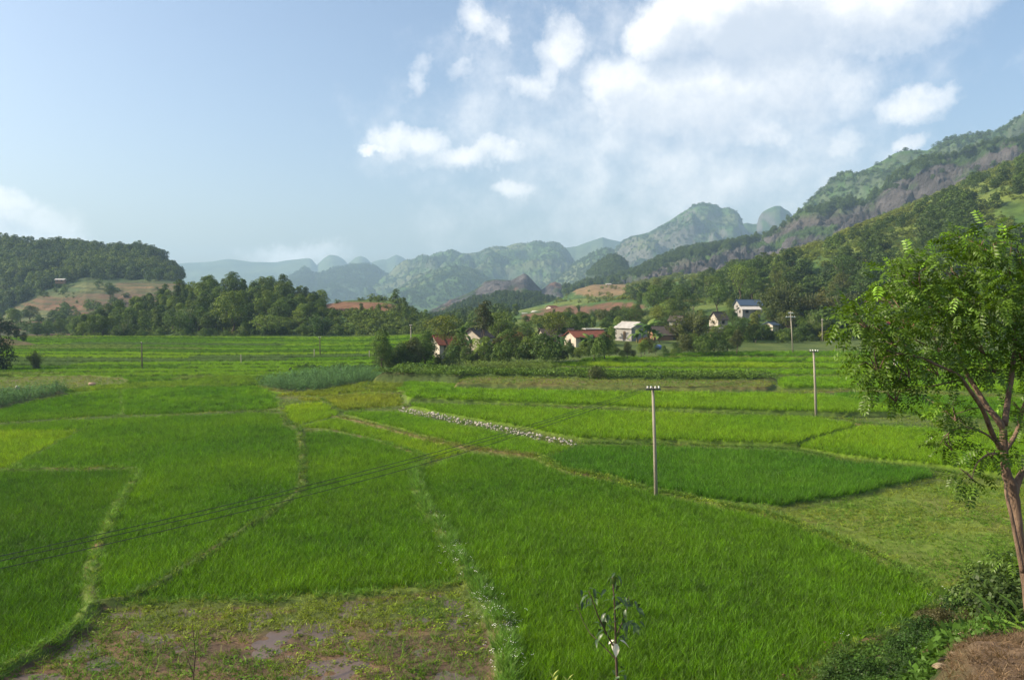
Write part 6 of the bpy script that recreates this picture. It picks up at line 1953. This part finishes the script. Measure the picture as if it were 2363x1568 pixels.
def limb(name, pts, radii, sub=4):
    P = [Vector(p) for p in pts]; out = []; rr = []
    for i in range(len(P) - 1):
        p0 = P[max(i - 1, 0)]; p1_ = P[i]; p2_ = P[i + 1]; p3_ = P[min(i + 2, len(P) - 1)]
        for k in range(sub):
            t = k / sub
            q = .5 * (2 * p1_ + (p2_ - p0) * t + (2 * p0 - 5 * p1_ + 4 * p2_ - p3_) * t * t + (3 * p1_ - p0 - 3 * p2_ + p3_) * t ** 3)
            out.append(q - root); rr.append((radii[i] * (1 - t) + radii[i + 1] * t) * random.uniform(.95, 1.06))
    out.append(P[-1] - root); rr.append(radii[-1])
    m = MB(); m.tube(out, rr, 9); return m.build(name, BARK, tree, True)


px_ = TD / FPX
limb('trunk', [tp(2394, 1560), tp(2378, 1430), tp(2366, 1330), tp(2352, 1240), tp(2344, 1170), tp(2334, 1120), tp(2322, 1092), tp(2318, 1055), tp(2316, 1020), tp(2315, 985)],
     [.072, .062, .058, .056, .058, .070, .060, .051, .047, .045])
b1 = limb('branch', [tp(2315, 988), tp(2298, 962), tp(2278, 938, .1), tp(2252, 896, .2), tp(2228, 855, .3), tp(2211, 806, .4), tp(2196, 745, .4), tp(2205, 680, .3), tp(2240, 610, .2), tp(2275, 545, .2)], [0.0444, 0.0385, 0.0348, 0.0311, 0.0281, 0.0244, 0.0200, 0.0155, 0.0111, 0.0044])
limb('branch', [tp(2309, 1034), tp(2288, 996, -.2), tp(2269, 947, -.4), tp(2236, 897, -.6), tp(2208, 863, -.7), tp(2165, 843, -.8), tp(2123, 824, -.9), tp(2060, 812, -1.0), tp(1995, 790, -1.0)], [0.0340, 0.0311, 0.0266, 0.0229, 0.0207, 0.0170, 0.0141, 0.0104, 0.0037])
limb('branch', [tp(2318, 980), tp(2326, 920, .2), tp(2334, 868, .3), tp(2342, 790, .4), tp(2340, 700, .4), tp(2330, 620, .4), tp(2335, 560, .3)], [0.0407, 0.0355, 0.0318, 0.0252, 0.0192, 0.0118, 0.0044])
limb('branch', [tp(2322, 1036, .2), tp(2346, 996, .4), tp(2360, 944, .5), tp(2385, 880, .6), tp(2410, 800, .6), tp(2430, 700, .5)], [0.0311, 0.0266, 0.0237, 0.0200, 0.0148, 0.0059])
limb('branch', [tp(2342, 1140), tp(2350, 1106, .05), tp(2366, 1084, .1), tp(2400, 1060, .2), tp(2460, 990, .3), tp(2500, 880, .3)], [0.0444, 0.0459, 0.0407, 0.0355, 0.0266, 0.0148])
limb('branch', [tp(2300, 1022, -.1), tp(2283, 1006, -.2), tp(2259, 993, -.3), tp(2231, 985, -.4), tp(2205, 990, -.5), tp(2184, 1004, -.5), tp(2164, 1032, -.5)], [0.0163, 0.0141, 0.0118, 0.0104, 0.0089, 0.0074, 0.0030])
limb('branch', [tp(2310, 1050, -.1), tp(2290, 1045, -.3), tp(2269, 1054, -.4), tp(2252, 1073, -.5), tp(2243, 1102, -.5)], [0.0133, 0.0111, 0.0096, 0.0074, 0.0030])
limb('branch', [tp(2216, 876, -.5), tp(2180, 884, -.7), tp(2140, 892, -.8), tp(2100, 892, -.9), tp(2050, 885, -.9)], [0.0133, 0.0111, 0.0089, 0.0067, 0.0030])
limb('branch', [tp(2284, 950, -.2), tp(2262, 940, -.3), tp(2235, 945, -.4), tp(2205, 955, -.4)], [0.0104, 0.0081, 0.0067, 0.0030])
limb('second_stem', [tp(2360, 1320, -.12), tp(2346, 1250, -.14), tp(2334, 1190, -.14), tp(2322, 1140, -.10), tp(2320, 1110, -.06)], [0.0296, 0.0266, 0.0237, 0.0192, 0.0133])


def pinnate(seed, pairs=5):
    g = np.random.default_rng(seed); V = []; F = []; C = []
    V += [(0, -.008, 0), (0, .008, 0), (1, .002, -.16), (1, -.002, -.16)]; F.append((0, 1, 2, 3)); C += [(.9, .8, .6)] * 4

    def leaflet(p, d, ln, w):
        d = Vector(d).normalized(); s = d.cross(Vector((0, 0, 1))).normalized(); u = s.cross(d)
        k = len(V); c = g.uniform(.7, 1.3)
        m = p + d * ln * .45; e = p + d * ln - Vector((0, 0, ln * .22))
        for q in (p, m + s * w + u * w * .3, e, m - s * w + u * w * .3, m - u * w * .15): V.append(tuple(q)); C.append((c, c, c * .9))
        F.append((k, k + 4, k + 1, k + 1)); F.append((k + 4, k + 2, k + 1, k + 1)); F.append((k, k + 3, k + 4, k + 4)); F.append((k + 3, k + 2, k + 4, k + 4))
    T = []
    for i in range(pairs):
        t = .18 + .80 * i / (pairs - 1)
        for sd in (-1, 1):
            ln = .36 * (1 - .35 * abs(t - .5)) * g.uniform(.85, 1.1)
            leaflet(Vector((t, 0, -.16 * t * t)), (.55, sd * 1.0, -.15 + g.normal(0, .12)), ln, ln * .23)
    leaflet(Vector((1, 0, -.16)), (1, 0, -.3), .28, .055)
    tri = []
    for f in F: tri.append(f[:3]) if len(set(f)) == 3 else tri.extend([(f[0], f[1], f[2]), (f[0], f[2], f[3])])
    return np.array(V), np.array(tri), np.array(C)


PIN = [pinnate(900 + i) for i in range(4)]
PINM = [np_mesh('pinnate_leaf', v, f, MEL, False, c) for v, f, c in PIN]
LOBES = [(2275, 560, 78, 46, .2), (2348, 590, 62, 66, .3), (2195, 622, 88, 46, .2), (2100, 640, 82, 42, -.2), (2062, 688, 62, 46, -.4), (2160, 700, 105, 58, .1), (2270, 680, 105, 70, .2), (2362, 720, 75, 90, .4),
         (1985, 735, 55, 36, -1.0), (2042, 770, 82, 48, -.8), (2140, 780, 95, 50, -.4), (2245, 780, 95, 60, .1), (2348, 812, 60, 48, .4), (2012, 828, 46, 44, -1.0), (2082, 846, 52, 36, -.9), (2052, 903, 50, 36, -.9), (2152, 852, 44, 22, -.7), (2285, 846, 44, 24, .2),
         (2196, 948, 32, 36, -.4), (2188, 1015, 30, 38, -.5), (2280, 1040, 34, 26, -.2), (2238, 1096, 40, 24, -.5), (2350, 935, 34, 28, .4), (2430, 690, 85, 120, .5), (2450, 850, 90, 90, .5), (2340, 660, 60, 50, -.6), (2230, 720, 80, 40, -.7), (2120, 600, 40, 22, -.2), (2215, 560, 36, 26, 0),
         (2330, 1290, 22, 20, .3), (2355, 1030, 22, 24, .2)]


def tree_leaves():
    g = np.random.default_rng(431); VV = []; FF = []; CC_ = []; nb = 0; rec = []
    for (px, py, rx, ry, dy) in LOBES:
        n = int(rx * ry / 54) + 11
        c = tp(px, py, dy)
        for i in range(n):
            d = g.normal(size=3); d /= np.linalg.norm(d)
            r = g.uniform(.25, 1.0) ** .6
            p = c + Vector((d[0] * rx * px_ * r, d[1] * (rx + ry) * .5 * px_ * r, d[2] * ry * px_ * r))
            o = Vector((d[0], d[1], d[2] * .6 - .35 + g.normal(0, .35))) + Vector(g.normal(0, .55, 3)); o.normalize()
            up = Vector((g.normal(0, .35), g.normal(0, .35), 1)); s = up.cross(o).normalized(); u = o.cross(s)
            ln = g.uniform(.15, .25)
            M = Matrix((o, s, u)).transposed().to_4x4(); M = Matrix.Translation(p - root) @ M @ Matrix.Scale(ln, 4)
            rec.append((p.y, M, int(g.integers(0, 4)), 2.2 if (d[2] > .35 and g.random() < .30) else .85))  # some top leaves brightened: pale tips that also stand in for sunlit highlights
    rec.sort(key=lambda q: q[0])
    for j, (_, M, k, tip_highlight) in enumerate(rec):
        if j < 300:
            o = link('leaf', PINM[k], tree); o.matrix_local = M
        else:
            v, f, c = PIN[k]; A = np.array(M)
            VV.append(v @ A[:3, :3].T + A[:3, 3]); FF.append(f + nb); CC_.append(c * (tip_highlight if tip_highlight > 1 else 1) * g.uniform(.8, 1.2)); nb += len(v)
    o = link('foliage', np_mesh('foliage', np.concatenate(VV), np.concatenate(FF), MEL, False, np.concatenate(CC_)), tree)
    o['kind'] = 'stuff'
    # twigs from the lobes back to the boughs
    m = MB()
    for (px, py, rx, ry, dy) in LOBES[:23]:
        c = tp(px, py, dy) - root
        for i in range(4):
            e = c + Vector((g.uniform(-.8, .8) * rx * px_, g.uniform(-.4, .4), g.uniform(-.7, .7) * ry * px_))
            m.tube([c + Vector((rx * px_ * .3, 0, -ry * px_ * .6)), (c + e) * .5, e], [.009, .006, .003], 4, False)
    m.build('twigs', BARK, tree, True)


tree_leaves()

# ------------------------------------------------------------------ sapling with white bracts close to the camera
SDIST = 4.5


def sp_(px, py, dy=0.0): return Vector(at(px, py, SDIST + dy))


sroot = Vector(on_bank(1430, SDIST))
sap = empty('sapling', sroot, 0, 'slender sapling with dark leaves and white flower bracts at the bottom centre', 'sapling')
SAPL = leafmat('sapling_leaf', 'obj', .25, .035, .4)
SLEAF = [broad_leaf('sapling_leaf', SAPL, .20, 4, c) for c in (.25, .45, .6)]
BRACT = plain('bract', (0.78, 0.74, 0.58), (0.74, 0.70, 0.52), 20, .6)
BRL = broad_leaf('bract_leaf', BRACT, .26, 4, .3)
TWIG = plain('twig', (0.085, 0.055, 0.04), (0.06, 0.04, 0.03), 20, .8)


def stem(name, pts, r0, r1, par, base, mat=TWIG):
    m = MB(); m.tube([tuple(Vector(p) - base) for p in pts], [r0 + (r1 - r0) * i / (len(pts) - 1) for i in range(len(pts))], 6)
    return m.build(name, mat, par, True)


stem('stem', [sroot + Vector((0, 0, -.08)), sp_(1427, 1640), sp_(1424, 1560), sp_(1421, 1500), sp_(1420, 1440), sp_(1418, 1390), sp_(1413, 1325)], .011, .003, sap, sroot)
stem('branch', [sp_(1421, 1500), sp_(1398, 1457, -.1), sp_(1380, 1420, -.15), sp_(1366, 1380, -.2), sp_(1358, 1362, -.2)], .006, .002, sap, sroot)
stem('branch', [sp_(1421, 1470), sp_(1434, 1440, .1), sp_(1446, 1405, .15), sp_(1452, 1375, .15)], .005, .002, sap, sroot)
stem('branch', [sp_(1422, 1520), sp_(1388, 1485, .1), sp_(1362, 1460, .15), sp_(1346, 1434, .2), sp_(1331, 1392, .2)], .004, .0015, sap, sroot)
random.seed(91)
for (cx, cy, n, sx, sy) in ((1414, 1340, 9, 12, 14), (1425, 1380, 6, 14, 14), (1360, 1368, 9, 14, 16), (1455, 1388, 8, 18, 16), (1460, 1430, 7, 18, 14), (1430, 1432, 9, 18, 20), (1405, 1430, 8, 14, 18), (1395, 1462, 4, 12, 12), (1432, 1470, 6, 16, 12), (1432, 1560, 4, 12, 20), (1340, 1400, 2, 8, 8)):
    for i in range(int(n * 1.9)):
        p = sp_(cx + random.gauss(0, sx * .7), cy + random.gauss(0, sy * .7), random.uniform(-.12, .12))
        l = link('leaf', random.choice(SLEAF), sap); l.location = p - sroot
        s = random.uniform(.036, .066); l.scale = (s, s, s)
        l.rotation_euler = (random.uniform(-.5, .5), random.uniform(-.2, .9), random.uniform(0, 6.28))
        t = random.choice([(0.042, 0.085, 0.028), (0.055, 0.105, 0.030), (0.032, 0.066, 0.026)] + ([(0.12, 0.16, 0.03)] if i == 0 else []))
        l.color = (*t, 1)
for (px, py, a, e, s) in ((1421, 1484, -1.57, 1.15, .075), (1432, 1477, .1, .45, .07), (1416, 1476, 3.6, .2, .04), (1417, 1482, -2.2, 1.2, .05)):
    l = link('bract', BRL, sap); l.location = sp_(px, py, -.03) - sroot; l.scale = (s,) * 3; l.rotation_euler = (0, e, a)
    l['label'] = 'creamy white flower bract'
# bare forked twig at the lower left
tr_ = Vector(on_bank(446, 5.0)); tw = empty('bare_twig', tr_, 0, 'bare forked twig standing before the muddy plot', 'twig')
q = lambda px, py: Vector(at(px, py, 5.0))
stem('stem', [tr_ + Vector((0, 0, -.06)), q(446, 1620), q(447, 1551), q(451, 1506), q(447, 1470), q(444, 1436)], .006, .0015, tw, tr_)
stem('fork', [q(447, 1556), q(437, 1530), q(429, 1511), q(431, 1505)], .003, .0012, tw, tr_)
# pale sprouting tips at the bottom edge
SPR = broad_leaf('sprout_leaf', LEAF_OBJ, .16, 4, .3)
for (px, py, lb) in ((1277, 1560, 'pale yellow green sprout at the bottom edge, left of the sapling'), (1310, 1571, 'smaller pale sprout just right of the first one')):
    b0 = Vector(on_bank(px, 4.3)); tpz = Vector(at(px, py, 4.3)); o = empty('sprout', b0, 0, lb, 'plant')
    stem('stem', [b0 + Vector((0, 0, -.05)), (b0 + tpz) * .5, tpz], .006, .003, o, b0, MATS['green_stem'])
    for i in range(9):
        l = link('leaf', SPR, o); l.location = tpz - b0 + Vector((0, 0, -.012 * i)); s = random.uniform(.035, .06); l.scale = (s,) * 3
        l.rotation_euler = (0, -1.2 + i * .12, i * 2.4); l.color = (0.30, 0.36, 0.10, 1)
